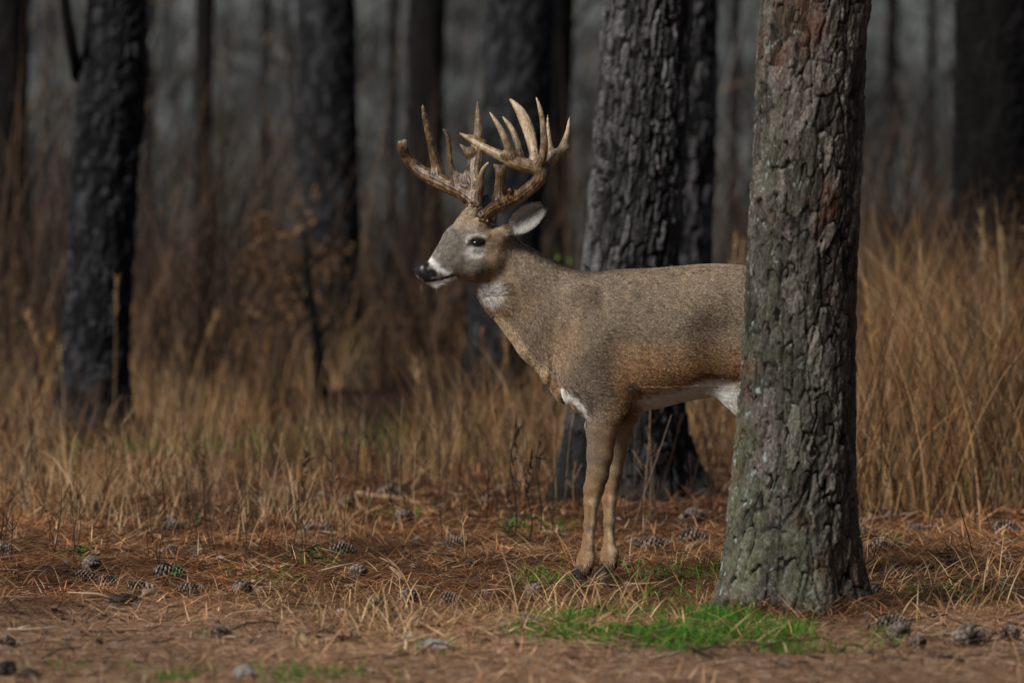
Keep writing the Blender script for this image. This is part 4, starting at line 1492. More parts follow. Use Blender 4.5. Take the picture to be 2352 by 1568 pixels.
# pine straw: needles lying crisscross, some propped up
so = Soup()
for n, d0, d1, wid, lift in ((64000, 12.6, 21.0, .0030, .16), (30000, 19.0, 28.0, .0034, .2)):
    x, y = scatter(n, d0, d1)
    thin = (y < 16.8) & (rg.random(n) < .42 * sstep(16.4, 15.0, y + .7 * patchy(x, y, 1.2, 44)))
    x, y = x[~thin], y[~thin]
    n = len(x)
    clump = patchy(x, y, 2.2, 31)
    z = gz(x, y) + rg.uniform(0.001, 0.016, n) + np.clip(clump, 0, 1) * .012
    L = rg.uniform(.08, .20, n)
    hd = rg.uniform(0, 2 * math.pi, n)
    root = np.stack([x, y, z], 1)
    V, Q = ribbons(root, hd, np.abs(rg.normal(0, lift, n)), L, rg.uniform(.7, 1.3, n) * wid, rg.uniform(-.05, .5, n), 3, twist=hd + math.pi / 2 + rg.normal(0, .2, n))
    C = pick(NEEDLE_C, n, [.26, .22, .18, .14, .13, .07])
    C = C * 1.12 * (1 + .75 * clump)[:, None]
    pale = sstep(16.8, 15.4, y)[:, None] * .5
    C = C * (1 - pale) + pale * C.mean(1)[:, None] * np.array((2.0, 1.2, .72))
    so.add(V, Q, None, per_blade(C, 3))
# straw drifted against the feet of the two nearest pines
for (fx, fy, r0, n) in ((at(1815, 1400, T1_D).x, T1_D, .20, 3200), (at(1450, 1140, T2_D).x, T2_D, .28, 2600)):
    a = rg.uniform(0, 6.28, n)
    r = r0 * (1 + np.abs(rg.normal(0, .38, n)))
    x, y = fx + np.cos(a) * r, fy + np.sin(a) * r
    z = gz(x, y) + .045 * np.exp(-((r - r0) / (.25 * r0)) ** 2) * rg.random(n) + .004
    hd = rg.uniform(0, 6.28, n)
    V, Q = ribbons(np.stack([x, y, z], 1), hd, np.abs(rg.normal(0, .25, n)), rg.uniform(.06, .16, n), rg.uniform(.002, .0036, n), rg.uniform(0, .6, n), 3)
    so.add(V, Q, None, per_blade(pick(NEEDLE_C, n, [.26, .22, .2, .12, .14, .06]), 3))
link("pine_straw", so.mesh("pine_straw", smooth=False), attr_mat("pine_straw", rough=.75), kind="stuff", label="fallen red-brown pine needles carpeting the forest floor", cat="pine needles")

# bleached dead grass scraps and low tufts along the edge of the dirt
so = Soup()
tufts = []
for cx, cy, n, sp, L in [(1290, 1405, 190, .16, .20), (1330, 1432, 130, .14, .16), (860, 1450, 150, .14, .15), (905, 1475, 120, .12, .13), (640, 1392, 110, .25, .09), (760, 1410, 140, .25, .10), (940, 1405, 150, .22, .10), (560, 1385, 90, .2, .09),
                         (1060, 1395, 90, .2, .10), (2080, 1400, 160, .22, .13), (2200, 1385, 150, .25, .14), (2290, 1400, 110, .25, .12), (2130, 1330, 120, .25, .16), (2260, 1330, 120, .25, .14), (420, 1392, 70, .2, .08), (150, 1190, 120, .18, .35), (205, 1150, 140, .22, .42), (60, 1120, 120, .25, .40), (330, 1120, 100, .22, .34), (480, 1110, 90, .22, .32),
                         (1150, 1130, 80, .25, .3), (2060, 1240, 80, .25, .22), (1460, 1300, 40, .2, .15), (1560, 1290, 60, .2, .2), (700, 1250, 50, .25, .2)]:
    d = ground_d(cy)
    x0 = (cx - 1176) / FOC * d
    x = x0 + rg.normal(0, sp, n)
    y = d + rg.normal(0, sp * 1.6, n)
    k = clear_feet(x, y)
    x, y = x[k], y[k]
    n = len(x)
    hd = rg.uniform(0, 2 * math.pi, n)
    V, Q = ribbons(np.stack([x, y, gz(x, y)], 1), hd, rg.uniform(.15, 1.4, n), rg.uniform(.5, 1.3, n) * L, rg.uniform(.002, .0045, n), rg.uniform(.2, 1.9, n), 5, twist=rg.uniform(0, 6.28, n))
    so.add(V, Q, None, per_blade(pick(STRAW_C, n, [.3, .2, .1, .1, .25, .05]) * 1.05, 5))
n = 7000
x, y = scatter(n, 13, 24)
w = (patchy(x, y, 1.6, 61) > -.05) & clear_feet(x, y)
x, y = x[w], y[w]
n = len(x)
hd = rg.uniform(0, 6.28, n)
V, Q = ribbons(np.stack([x, y, gz(x, y) + .004], 1), hd, rg.uniform(.02, .8, n), rg.uniform(.05, .16, n), rg.uniform(.002, .004, n), rg.uniform(.1, 1.3, n), 4, twist=rg.uniform(0, 6.28, n))
so.add(V, Q, None, per_blade(pick(STRAW_C, n, [.3, .2, .15, .1, .15, .1]), 4))
link("dead_grass", so.mesh("dead_grass", smooth=False), attr_mat("bleached_grass", rough=.8, trans=.15), kind="stuff", label="low bleached dead grass scattered over the pine straw", cat="grass")

# tall dry grass behind and beside the deer
so = Soup()
K = 5


def stand(n_clump, d0, d1, xlo, xhi, h, per=22, spread=.10, colw=None, power=1.0, wid=.006, gap=-.45, seed=71):
    y = d0 + (d1 - d0) * rg.random(n_clump) ** power
    u = rg.uniform(xlo, xhi, n_clump)
    x = (u - 1176) / FOC * y
    okk = patchy(x, y, .5, seed) > gap
    okk &= ~((u > 70) & (u < 360) & (y < 33.5) & (y > 26) & (rg.random(n_clump) < .85))
    x, y = x[okk], y[okk]
    m = len(x)
    hh = h * (0.75 + .5 * rg.random(m)) * (1 + .35 * patchy(x, y, .8, 72))
    tone = rg.choice(len(STRAW_C), m, p=colw)
    X = np.repeat(x, per) + rg.normal(0, spread, m * per)
    Y = np.repeat(y, per) + rg.normal(0, spread, m * per)
    H = np.repeat(hh, per) * rg.uniform(.45, 1.2, m * per)
    N = m * per
    hd = rg.uniform(0, 6.28, N)
    up = 1.5 - np.abs(rg.normal(0, .2, N))
    bend = rg.uniform(.05, .8, N) + (rg.random(N) < .16) * rg.uniform(.5, 1.8, N)
    C = STRAW_C[np.repeat(tone, per)] * rg.uniform(.65, 1.25, N)[:, None]
    C = C * np.repeat(rg.choice([.14, .42, 1.0, 1.35], m, p=[.25, .25, .3, .2]), per)[:, None]
    mixm = rg.random(N) < .3
    C[mixm] = pick(STRAW_C, mixm.sum())
    C = C * .86
    V, Q = ribbons(np.stack([X, Y, gz(X, Y) - .01], 1), hd, up, H, rg.uniform(.6, 1.4, N) * wid, bend, K, twist=rg.uniform(0, 6.28, N))
    so.add(V, Q, None, per_blade(C, K))


W_OR = [.12, .24, .30, .22, .05, .07]
stand(200, 21.3, 27, 1930, 2600, .92, 22, .10, W_OR, wid=.0048)
stand(150, 21.5, 26, -250, 1300, .20, 12, .14, W_OR, wid=.0036, gap=0.05, power=.6)
stand(120, 20.0, 25, -250, 900, .26, 14, .07, [.3, .25, .1, .1, .2, .05], wid=.0036, gap=-.05, seed=73)
stand(40, 20.6, 24, 2000, 2600, .42, 18, .08, W_OR, wid=.004, gap=-.3, seed=74)
stand(190, 25, 30, -250, 1300, .27, 16, .13, W_OR, wid=.0042, gap=-.25)
stand(130, 26, 33, 980, 1700, .52, 22, .12, W_OR, wid=.0052)
stand(230, 29, 35, -250, 1350, .32, 20, .12, W_OR, wid=.0052, gap=-.15)
stand(270, 35, 48, -300, 2650, .66, 22, .16, W_OR, wid=.008, gap=-.05)
stand(250, 27, 36, 1900, 2650, 1.08, 20, .13, W_OR, wid=.006, gap=-.3)
BR_C = STRAW_C * np.array((.34, .30, .27))
_k = STRAW_C.copy()
STRAW_C[:] = BR_C
stand(330, 46, 80, -350, 2700, 1.0, 18, .3, [.12, .2, .22, .3, .02, .14], wid=.012, gap=-.1)
STRAW_C[:] = _k
link("dry_grass", so.mesh("dry_grass", smooth=False), attr_mat("dry_grass", rough=.75, trans=.06), kind="stuff", label="tall orange-brown dry grass behind and beside the deer", cat="grass")

# dark brown tangle of twigs standing among the far grass
so = Soup()
n = 9500
y = rg.uniform(34, 74, n)
x = rg.uniform(-1, 1, n) * (.09 * y * 1.3 + 1)
k = patchy(x, y, .35, 55) > -.15
x, y = x[k], y[k]
n = len(x)
C = np.array((.040, .024, .015)) * rg.choice([.25, .6, 1.2, 2.8], n)[:, None]
V, Q = ribbons(np.stack([x, y, gz(x, y)], 1), rg.uniform(0, 6.28, n), rg.uniform(1.0, 1.55, n), rg.uniform(.7, 3.0, n) * (.75 + .5 * rg.random(n)), rg.uniform(.006, .018, n), rg.uniform(-.1, .9, n), 4, twist=rg.uniform(0, 6.28, n))
so.add(V, Q, None, per_blade(C, 4))
link("brush", so.mesh("brush", smooth=False), attr_mat("brush_twigs"), kind="stuff", label="tangle of dark brown dead brush standing behind the dry grass", cat="brush")

# loose taller stalks, each one a bent straw with a feathery head
so = Soup()
for px, py, topx, topy, d in [(60, 985, 120, 760, 31), (130, 990, 60, 720, 30.5), (262, 995, 268, 640, 31), (150, 985, 135, 790, 30), (420, 960, 500, 720, 33), (530, 950, 565, 755, 34), (610, 960, 616, 760, 33),
                              (2030, 1190, 1985, 640, 23), (2080, 1170, 2060, 560, 25), (2120, 1180, 2115, 560, 25), (2180, 1170, 2230, 640, 25), (2262, 1100, 2255, 480, 31), (2330, 1100, 2300, 520, 31), (2200, 1130, 2330, 690, 25),
                              (1120, 1120, 1105, 760, 27), (1165, 1110, 1160, 760, 28), (1215, 1120, 1235, 830, 26), (1070, 1330, 1060, 1190, 18.5), (960, 1130, 955, 830, 29), (2090, 1380, 2025, 1240, 18.6), (2150, 1395, 2190, 1250, 18.2), (1660, 1050, 1690, 540, 28), (1700, 1060, 1705, 560, 30)]:
    zb = at(px, py, d)
    b = np.array((zb.x, d, gz1(zb.x, d)))
    t = np.array(at(topx, topy, d))
    mid_ = (b + t) / 2 + np.array(((t[0] - b[0]) * -.18, rg.normal(0, .03), .03))
    ts = np.linspace(0, 1, 8)[:, None]
    path = b * (1 - ts) ** 2 + 2 * mid_ * ts * (1 - ts) + t * ts ** 2
    V, Q, T = tube(path, np.linspace(.0026, .0014, 8), 4)
    c = pick(STRAW_C[[0, 1, 2, 4]], 1)[0]
    so.add(V, Q, T, c)
    nn = 26 if d > 20 else 4
    tt = rg.uniform(.68, 1, nn)
    rp = np.stack([np.interp(tt, ts[:, 0], path[:, k]) for k in range(3)], 1)
    V, Q = ribbons(rp, rg.uniform(0, 6.28, nn), rg.uniform(.8, 1.45, nn), rg.uniform(.03, .09, nn), np.full(nn, .004), rg.uniform(0, .6, nn), 2, twist=rg.uniform(0, 6.28, nn))
    so.add(V, Q, None, c * 1.15)
link("grass_stalks", so.mesh("grass_stalks", smooth=False), attr_mat("straw_stalks", rough=.8, trans=.2), kind="stuff", label="loose tall straw stalks with feathery heads rising out of the grass", cat="grass")

# dark dead forb stems
so = Soup()
n = 900
x, y = scatter(n, 17.8, 28, 1.2, .8)
okk = patchy(x, y, .7, 91) > -.25
for xx, yy in zip(x[okk], y[okk]):
    if abs(xx - .25) < .45 and abs(yy - D_DEER) < .5:
        continue
    b = np.array((xx, yy, gz1(xx, yy)))
    H = rg.uniform(.08, .26) if yy < 20.5 else rg.uniform(.15, .5)
    lean = rg.normal(0, .16, 2)
    ts = np.linspace(0, 1, 5)
    path = np.array([b + np.array((lean[0] * H * t + .006 * math.sin(4 * t + xx * 9), lean[1] * H * t, H * t)) for t in ts])
    c = (np.array((.040, .022, .014)) if rg.random() < .75 else np.array((.22, .14, .08))) * rg.uniform(.6, 1.8)
    V, Q, T = tube(path, np.linspace(.0019, .0010, 5), 4)
    so.add(V, Q, T, c)
    for j in range(rg.integers(1, 5)):
        t = rg.uniform(.35, .95)
        p0 = np.array([np.interp(t, ts, path[:, k]) for k in range(3)])
        a = rg.uniform(0, 6.28)
        l = rg.uniform(.03, .10)
        p1 = p0 + np.array((math.cos(a) * l * .6, math.sin(a) * l * .6, l * .8))
        V, Q, T = tube([p0, (p0 + p1) / 2 + np.array((0, 0, -.006)), p1], [.0014, .0012, .0008], 4)
        so.add(V, Q, T, c)
for px, py, h in ((1180, 1235, .40), (1238, 1225, .37), (857, 1115, .22), (1215, 1240, .30), (700, 1200, .26)):
    d = ground_d(py)
    p = at(px, py, d)
    b = np.array((p.x, d, gz1(p.x, d)))
    path = np.array([b + np.array((.012 * math.sin(7 * t), 0, h * t)) for t in np.linspace(0, 1, 7)])
    V, Q, T = tube(path, np.linspace(.0028, .0018, 7), 5)
    so.add(V, Q, T, (.022, .016, .012))
    for j in range(12):
        p0 = path[3] + (path[-1] - path[3]) * rg.random()
        V, Q, T = tube([p0, p0 + rg.normal(0, .012, 3) + np.array((0, 0, .012))], [.0042, .002], 5)
        so.add(V, Q, T, (.024, .017, .013))
link("dead_weeds", so.mesh("dead_weeds", smooth=False), attr_mat("dead_weed_stems"), kind="stuff", label="thin dark dead weed stems sticking up from the pine straw", cat="weeds")

# dropped twigs and flakes of bark
so = Soup()
n = 1500
x, y = scatter(n, 14, 26)
for xx, yy in zip(x, y):
    a = rg.uniform(0, 6.28)
    l = rg.uniform(.03, .16)
    b = np.array((xx, yy, gz1(xx, yy) + .006))
    e = b + np.array((math.cos(a) * l, math.sin(a) * l, abs(rg.normal(0, .015))))
    mp = (b + e) / 2 + rg.normal(0, .006, 3)
    c = (np.array((.035, .022, .016)) if rg.random() < .65 else np.array((.30, .22, .15))) * rg.uniform(.5, 1.5)
    r_ = rg.uniform(.0015, .004)
    V, Q, T = tube([b, mp, e], [r_, r_ * .9, r_ * .5], 4)
    so.add(V, Q, T, c)
n = 900
x, y = scatter(n, 13, 24)
for xx, yy in zip(x, y):
    s_ = rg.uniform(.008, .026)
    c0 = np.array((xx, yy, gz1(xx, yy) + .008))
    R_ = rg.normal(0, 1, (2, 3)) * np.array((1, 1, .35))
    R_ /= np.linalg.norm(R_, axis=1)[:, None]
    V = np.array([c0 + R_[0] * s_, c0 + R_[1] * s_ * .6, c0 - R_[0] * s_ * .8, c0 - R_[1] * s_ * .7, c0 + np.array((0, 0, s_ * .35))])
    so.add(V, None, [(0, 1, 4), (1, 2, 4), (2, 3, 4), (3, 0, 4)], np.array([(.05, .035, .028), (.20, .14, .10), (.34, .26, .20), (.11, .085, .07)])[rg.integers(0, 4)] * rg.uniform(.6, 1.3))
link("twig_litter", so.mesh("twig_litter", smooth=False), attr_mat("twig_litter"), kind="stuff", label="scattered small twigs and bark flakes on the forest floor", cat="litter")

# green grass: round the foot of the nearest pine and in small scraps
so = Soup()
GREEN_C = np.array([(0.045, 0.180, 0.012), (0.075, 0.250, 0.018), (0.025, 0.095, 0.010), (0.14, 0.24, 0.04)])


def green(px, py, n, sx, sy, L, cut=-2.0):
    d = ground_d(py)
    x = (px - 1176) / FOC * d + rg.normal(0, sx, n)
    y = d + rg.normal(0, sy, n)
    k = patchy(x, y, 7.0, 95) > cut
    x, y = x[k], y[k]
    m = len(x)
    hd = rg.uniform(0, 6.28, m)
    V, Q = ribbons(np.stack([x, y, gz(x, y) - .004], 1), hd, rg.uniform(.5, 1.5, m), rg.uniform(.5, 1.3, m) * L, rg.uniform(.0022, .0045, m), rg.uniform(.2, 1.4, m), 4, twist=rg.uniform(0, 6.28, m))
    so.add(V, Q, None, per_blade(pick(GREEN_C, m, [.35, .35, .2, .1]), 4))


green(1330, 1440, 900, .09, .16, .055, -.2)
green(1430, 1430, 1300, .12, .2, .06, -.2)
green(1370, 1462, 1500, .10, .14, .045, -.1)
green(1470, 1470, 1500, .13, .12, .05, -.7)
green(1560, 1476, 1200, .12, .10, .05, -.7)
green(1640, 1485, 1200, .14, .09, .045, -.5)
green(1780, 1494, 700, .12, .08, .045, -.05)
green(1900, 1482, 350, .10, .08, .04, 0)
green(1660, 1418, 900, .10, .14, .05, -.3)
green(1950, 1450, 300, .08, .08, .04, -.1)
green(1500, 1432, 2000, .16, .22, .055, -.25)
green(1420, 1455, 900, .12, .16, .05, -.2)
green(1600, 1440, 1900, .15, .18, .055, -.15)
green(1720, 1462, 900, .14, .12, .05, -.1)
green(1830, 1478, 650, .12, .10, .045, 0)
green(1880, 1445, 350, .10, .08, .04, 0)
green(1550, 1385, 500, .14, .20, .06, 0)
for px, py, n, s, L in [(395, 1562, 160, .05, .035), (690, 1562, 200, .06, .04), (800, 1482, 90, .05, .03), (800, 1556, 120, .06, .03), (500, 1450, 80, .04, .03), (1240, 1335, 70, .05, .07), (1225, 1345, 60, .05, .07), (640, 1335, 80, .08, .05), (720, 1300, 50, .05, .07), (180, 1290, 30, .05, .06),
                        (1240, 1215, 80, .10, .08), (930, 1190, 90, .10, .07), (1530, 1330, 80, .08, .09), (1560, 1320, 60, .08, .08), (1690, 1350, 60, .08, .06), (60, 1540, 60, .08, .03), (1000, 1500, 80, .06, .05), (2230, 1370, 80, .15, .05), (2120, 1375, 90, .15, .05), (250, 1530, 90, .15, .025),
                        (430, 1035, 260, .35, .16), (1060, 1010, 260, .30, .22), (880, 1030, 200, .4, .16), (560, 1050, 120, .3, .14), (2150, 1130, 160, .3, .2), (2060, 1080, 120, .3, .2), (1110, 1060, 160, .3, .15)]:
    green(px, py, n, s, s * 1.8, L)
link("green_grass", so.mesh("green_grass", smooth=False), attr_mat("green_grass", rough=.7, trans=.25), kind="stuff", label="short fresh green grass round the nearest pine's foot and in scraps", cat="grass")

# ------------------------------------------------------------------ shrubs
bark_thin = NT("twig_bark", .9, .15)
bark_thin.set(Base_Color=bark_thin.ramp(bark_thin.noise(40, 3, bark_thin.coord()), [(.3, (.030, .020, .014)), (.7, (.075, .052, .038))]))
leaf_dead = attr_mat("dead_leaves", rough=.8, trans=.15)


def shrub(px, py_top, d, spread, n_stem, label, leaf_c, n_leaf, name="shrub", lsize=.05, seed=1, arch=.5, cat="shrub", group=None):
    r = np.random.default_rng(seed)
    x0 = (px - 1176) / FOC * d
    root = link(name, None, label=label, cat=cat, group=group)
    root.location = (x0, d, gz1(x0, d))
    H = at(px, py_top, d).z - root.location.z
    st, lf = Soup(), Soup()
    for k in range(n_stem):
        a = r.uniform(0, 6.28)
        h = H * r.uniform(.6, 1.0)
        sp = spread * r.uniform(.3, 1.0)
        path = []
        for t in np.linspace(0, 1, 9):
            path.append((math.cos(a) * sp * t ** 1.3 + r.normal(0, .012), math.sin(a) * sp * t ** 1.3 + r.normal(0, .012), h * (t - arch * .35 * t ** 4) - .03))
        path = np.array(path)
        V, Q, T = tube(path, np.linspace(.009, .002, 9), 5)
        st.add(V, Q, T)
        for j in range(5):
            t = r.uniform(.35, .95)
            p0 = np.array([np.interp(t, np.linspace(0, 1, 9), path[:, q]) for q in range(3)])
            e = p0 + r.normal(0, .10, 3) + np.array((0, 0, .06))
            V, Q, T = tube([p0, (p0 + e) / 2 + r.normal(0, .01, 3), e], [.003, .002, .001], 4)
            st.add(V, Q, T)
            for q in range(max(1, n_leaf // (n_stem * 5))):
                c = p0 + (e - p0) * r.random() + r.normal(0, .03, 3)
                ax = r.normal(0, 1, 3)
                ax /= np.linalg.norm(ax)
                bx = np.cross(ax, r.normal(0, 1, 3))
                bx /= np.linalg.norm(bx)
                nx_ = np.cross(ax, bx)
                l = lsize * r.uniform(.6, 1.3)
                V = np.array([c, c + ax * l * .4 + bx * l * .26 + nx_ * l * .08, c + ax * l, c + ax * l * .4 - bx * l * .26 + nx_ * l * .08, c + ax * l * .45])
                lf.add(V, None, [(0, 1, 4), (1, 2, 4), (2, 3, 4), (3, 0, 4)], np.array(leaf_c) * r.uniform(.5, 1.5))
    link("stems", st.mesh("stems"), bark_thin.m, root)
    link("leaves", lf.mesh("leaves", smooth=False), leaf_dead, root)
    return root


shrub(640, 205, 39.5, .55, 13, "dead brown leafy shrub arching in front of the thick blurred pine", (.17, .095, .048), 900, seed=3, lsize=.055, arch=1.0)
shrub(720, 480, 39.0, .22, 6, "slim dead sapling with withered leaves below the arching brown shrub", (.15, .09, .052), 260, seed=4, lsize=.06, name="sapling")
snag = Soup()
q_ = [np.array(at(x_, y_, 38.6)) for x_, y_ in ((742, 885), (738, 820), (728, 750), (716, 680), (708, 600), (700, 500))]
V, Q, T = tube([p - q_[0] for p in q_], [.045, .04, .036, .032, .026, .016], 9)
snag.add(V, Q, T)
for k_ in (2, 3, 4):
    V, Q, T = tube([q_[k_] - q_[0], q_[k_] - q_[0] + np.array((.12 * (-1) ** k_, -.03, .16)), q_[k_] - q_[0] + np.array((.18 * (-1) ** k_, -.05, .36))], [.014, .010, .005], 6)
    snag.add(V, Q, T)
o_ = link("dead_snag", snag.mesh("dead_snag"), BARK_BROWN, label="thin crooked dead stem reaching down into the grass below the arching shrub", cat="snag")
o_.location = (q_[0][0], 38.6, gz1(q_[0][0], 38.6) - .02)
shrub(2290, 350, 31.0, .55, 14, "dark brown brushy shrub at the right edge under the very dark trunk", (.080, .050, .032), 700, seed=5, lsize=.05)
shrub(2240, 300, 33.0, .5, 16, "tallest tangle of dark brown stems right of the nearest pine", (.062, .038, .024), 500, seed=12, lsize=.045)
shrub(2130, 420, 52.0, .6, 10, "blurred brown brush beyond the grass right of the nearest pine", (.10, .065, .040), 420, seed=6, lsize=.07)
shrub(1315, 470, 33.0, .16, 5, "blurred bright green sprig behind the deer's neck beside the furrowed pine", (.085, .17, .022), 90, seed=7, lsize=.07, arch=.4)
shrub(365, 520, 46.0, .5, 10, "blurred rusty brown brush right of the leaning charred pine", (.12, .066, .036), 420, seed=8, lsize=.06)
shrub(120, 560, 40.0, .5, 9, "blurred brown brush left of the leaning charred pine", (.11, .075, .042), 360, seed=9, lsize=.06)
shrub(1050, 600, 44.0, .6, 9, "blurred brown brush in the gap below the deer's throat", (.10, .058, .034), 360, seed=10, lsize=.06)


# ------------------------------------------------------------------ pine cones
def cone_mesh(seed, L=.080, R=.0235, opened=1.0, weathered=0.0):
    r = np.random.default_rng(seed)
    s = Soup()
    prof = lambda t: np.interp(t, [0, .08, .25, .5, .8, 1], [.45, .78, 1.0, .92, .58, .18])
    th = np.linspace(0, 2 * math.pi, 9)[:-1]
    V = []
    for t in np.linspace(0, 1, 7):
        for a in th:
            V.append(((t - .5) * L, math.cos(a) * R * .48 * prof(t), math.sin(a) * R * .48 * prof(t)))
    gi_ = np.arange(56).reshape(7, 8)
    gj = np.roll(gi_, -1, 1)
    s.add(V, np.stack([gi_[:-1], gi_[1:], gj[1:], gj[:-1]], -1).reshape(-1, 4), None, (.020, .012, .008))
    n = 88
    for i in range(n):
        t = (i + .5) / n
        a = i * 2.39996
        rad = np.array((0, math.cos(a), math.sin(a)))
        tan = np.array((0, -math.sin(a), math.cos(a)))
        ax = np.array((1.0, 0, 0))
        ro = R * prof(t) * r.uniform(.92, 1.08)
        d = rad * (.62 + .3 * opened) + ax * (.75 - .35 * opened)
        d /= np.linalg.norm(d)
        nn = np.cross(tan, d)
        b0 = np.array(((t - .5) * L - .004, 0, 0)) + rad * ro * .35
        b1 = b0 + d * ro * .72
        w0, w1, h0, h1 = .0035, .0072 * (.7 + .3 * prof(t)), .0010, .0027
        V = [b0 - tan * w0 - nn * h0, b0 + tan * w0 - nn * h0, b0 + tan * w0 + nn * h0, b0 - tan * w0 + nn * h0,
             b1 - tan * w1 - nn * h1 * .3, b1 + tan * w1 - nn * h1 * .3, b1 + tan * w1 * .8 + nn * h1, b1 - tan * w1 * .8 + nn * h1, b1 + d * .0035 + nn * h1 * .6]
        pale = np.array((.28, .23, .195)) * r.uniform(.15, 1.5) * (1 - .15 * weathered) + np.array((.02, .02, .02)) * weathered
        dk = np.array((.024, .014, .009)) * r.uniform(.7, 1.4) + np.array((.03, .026, .022)) * weathered
        C = np.array([dk * .5] * 4 + [dk, dk, dk * .6 + pale * .4, dk * .6 + pale * .4, pale * 1.2])
        s.add(V, [(0, 1, 5, 4), (1, 2, 6, 5), (2, 3, 7, 6), (3, 0, 4, 7)], [(4, 5, 8), (5, 6, 8), (6, 7, 8), (7, 4, 8)], C)
    return s.mesh("pine_cone", smooth=False)


CONE_M = attr_mat("pine_cone_scales", rough=.8)
CONES = [cone_mesh(1), cone_mesh(2, .066, .026, 1.15), cone_mesh(3, .092, .020, .6), cone_mesh(4, .074, .024, .9, 1.0)]
for m_ in CONES:
    m_.materials.append(CONE_M)
cone_spots = [
    # px, py, mesh, scale, heading deg, label
    (204, 1334, 2, .95, 10, "slim pine cone lying in line with the one on its right, left foreground"),
    (255, 1341, 0, .9, -15, "pine cone tucked against the slim cone in the left foreground"),
    (325, 1357, 0, 1.05, 5, "pine cone just above the dark bark chunk in the left foreground"),
    (438, 1357, 2, 1.0, 12, "pale-scaled pine cone right of the one above the dark bark chunk"),
    (556, 1360, 1, 1.05, 170, "plump pine cone at the left end of the long pale stick"),
    (392, 1321, 3, 1.35, 20, "large grey weathered pine cone with a green sprig against it"),
    (820, 1318, 0, 1.10, 185, "lone open pine cone on bare straw in the middle of the clearing"),
    (934, 1371, 1, 1.05, 195, "dark round pine cone with crisp pale scale tips, left of the deer"),
    (880, 1381, 1, .75, 60, "small dark cone touching the left of the crisp round cone"),
    (1038, 1372, 3, 1.0, 15, "grey faded pine cone between the crisp round cone and the next right"),
    (1108, 1358, 2, .75, 0, "small dark cone sunk in straw below the deer's nose"),
    (1226, 1358, 1, 1.2, 170, "big dark pine cone with white tips left of the deer's front hooves"),
    (1050, 1246, 0, 1.05, 30, "dark pine cone standing alone in straw beneath the deer's muzzle"),
    (790, 1262, 0, 1.15, 10, "brown cone with spread scales behind the lone open cone"),
    (925, 1187, 1, 1.3, 200, "cone half ringed by green grass in front of the dry grass"),
    (800, 1157, 0, 1.4, 140, "upturned cone beside the reddish broken branch"),
    (752, 1210, 1, 1.15, 90, "cone seen end on with a dark hollow base, on a pale stub"),
    (400, 1213, 3, 1.2, 80, "cone with a pale cap among dark weed stems at left"),
    (10, 1277, 1, 1.2, 45, "dark cone cut by the left edge of the picture"),
    (210, 1308, 3, 1.15, 160, "faded brown cone behind the two in-line cones at left"),
    (396, 1266, 0, .85, 120, "small brown cone behind the large grey weathered cone"),
    (445, 1275, 1, .7, 15, "tiny cone right of the small brown one in the weeds"),
    (900, 1131, 0, 1.3, 10, "reddish cone at the right end of the broken branch"),
    (960, 1230, 1, .7, 75, "small upright cone in the open straw left of the muzzle's cone"),
    (1505, 1245, 2, 1.35, 20, "long cone joined end to end with another, right of the deer's legs"),
    (1597, 1228, 0, 1.40, 15, "large open cone ending the row right of the deer's legs"),
    (1466, 1234, 1, .85, 100, "black stubby cone standing in for a dark hole at the left of the row right of the deer's legs"),  # cone mesh standing in for a dark hole
    (1598, 1184, 3, 1.35, 80, "pale grey cone in front of the charred pine's foot"),
    (1985, 1221, 1, 1.2, 20, "cone half hidden by the nearest pine's right side below the stick"),
    (2103, 1211, 3, 1.0, 15, "faint tan cone near the right end of the grey stick"),
    (2314, 1220, 1, 1.5, 10, "big dark cone in front of the tall grass near the right edge"),
    (2029, 1248, 0, 1.1, 40, "dark cone with a green sprig on its right, beyond the nearest pine"),
    (2006, 1366, 0, 1.15, 160, "cone leaning against the right flank of the nearest pine's foot"),
    (2056, 1430, 0, 1.15, 10, "white-tipped cone lying on top of a paler one, lower right"),
    (2062, 1452, 3, 1.15, 175, "pale brown cone under the white-tipped one, lower right"),
    (2106, 1476, 2, .95, 170, "slim grey cone in front of the piled pair, lower right"),
    (2216, 1463, 1, 1.35, 185, "largest black cone with white tips, lower right"),
    (2256, 1449, 3, .9, 30, "small grey cone behind the largest black cone, lower right"),
    (2322, 1447, 0, 1.0, 120, "cone beside the lower right edge of the picture"),
    (1222, 1436, 3, .9, 10, "blurred grey cone on the dirt below the deer's hooves"),
    (510, 1452, 1, .85, 30, "blurred dark cone among green scraps on the foreground dirt"),
    (20, 1474, 1, .7, 70, "blurred black cone on the dirt near the left edge"),
]
rk = np.random.default_rng(8)
for px, py, k, sc, hd, lab in cone_spots:
    d = ground_d(py + 14)
    p = at(px, py, d)
    o = link("pine_cone", CONES[k], None, label=lab, cat="pine cone", group="fallen pine cones")
    o.scale = (sc * .98,) * 3
    o.rotation_euler = (rk.uniform(0, 6.28), rk.uniform(-.15, .2), math.radians(hd * .6))
    o.location = (p.x, d, gz1(p.x, d) + .016 * sc)

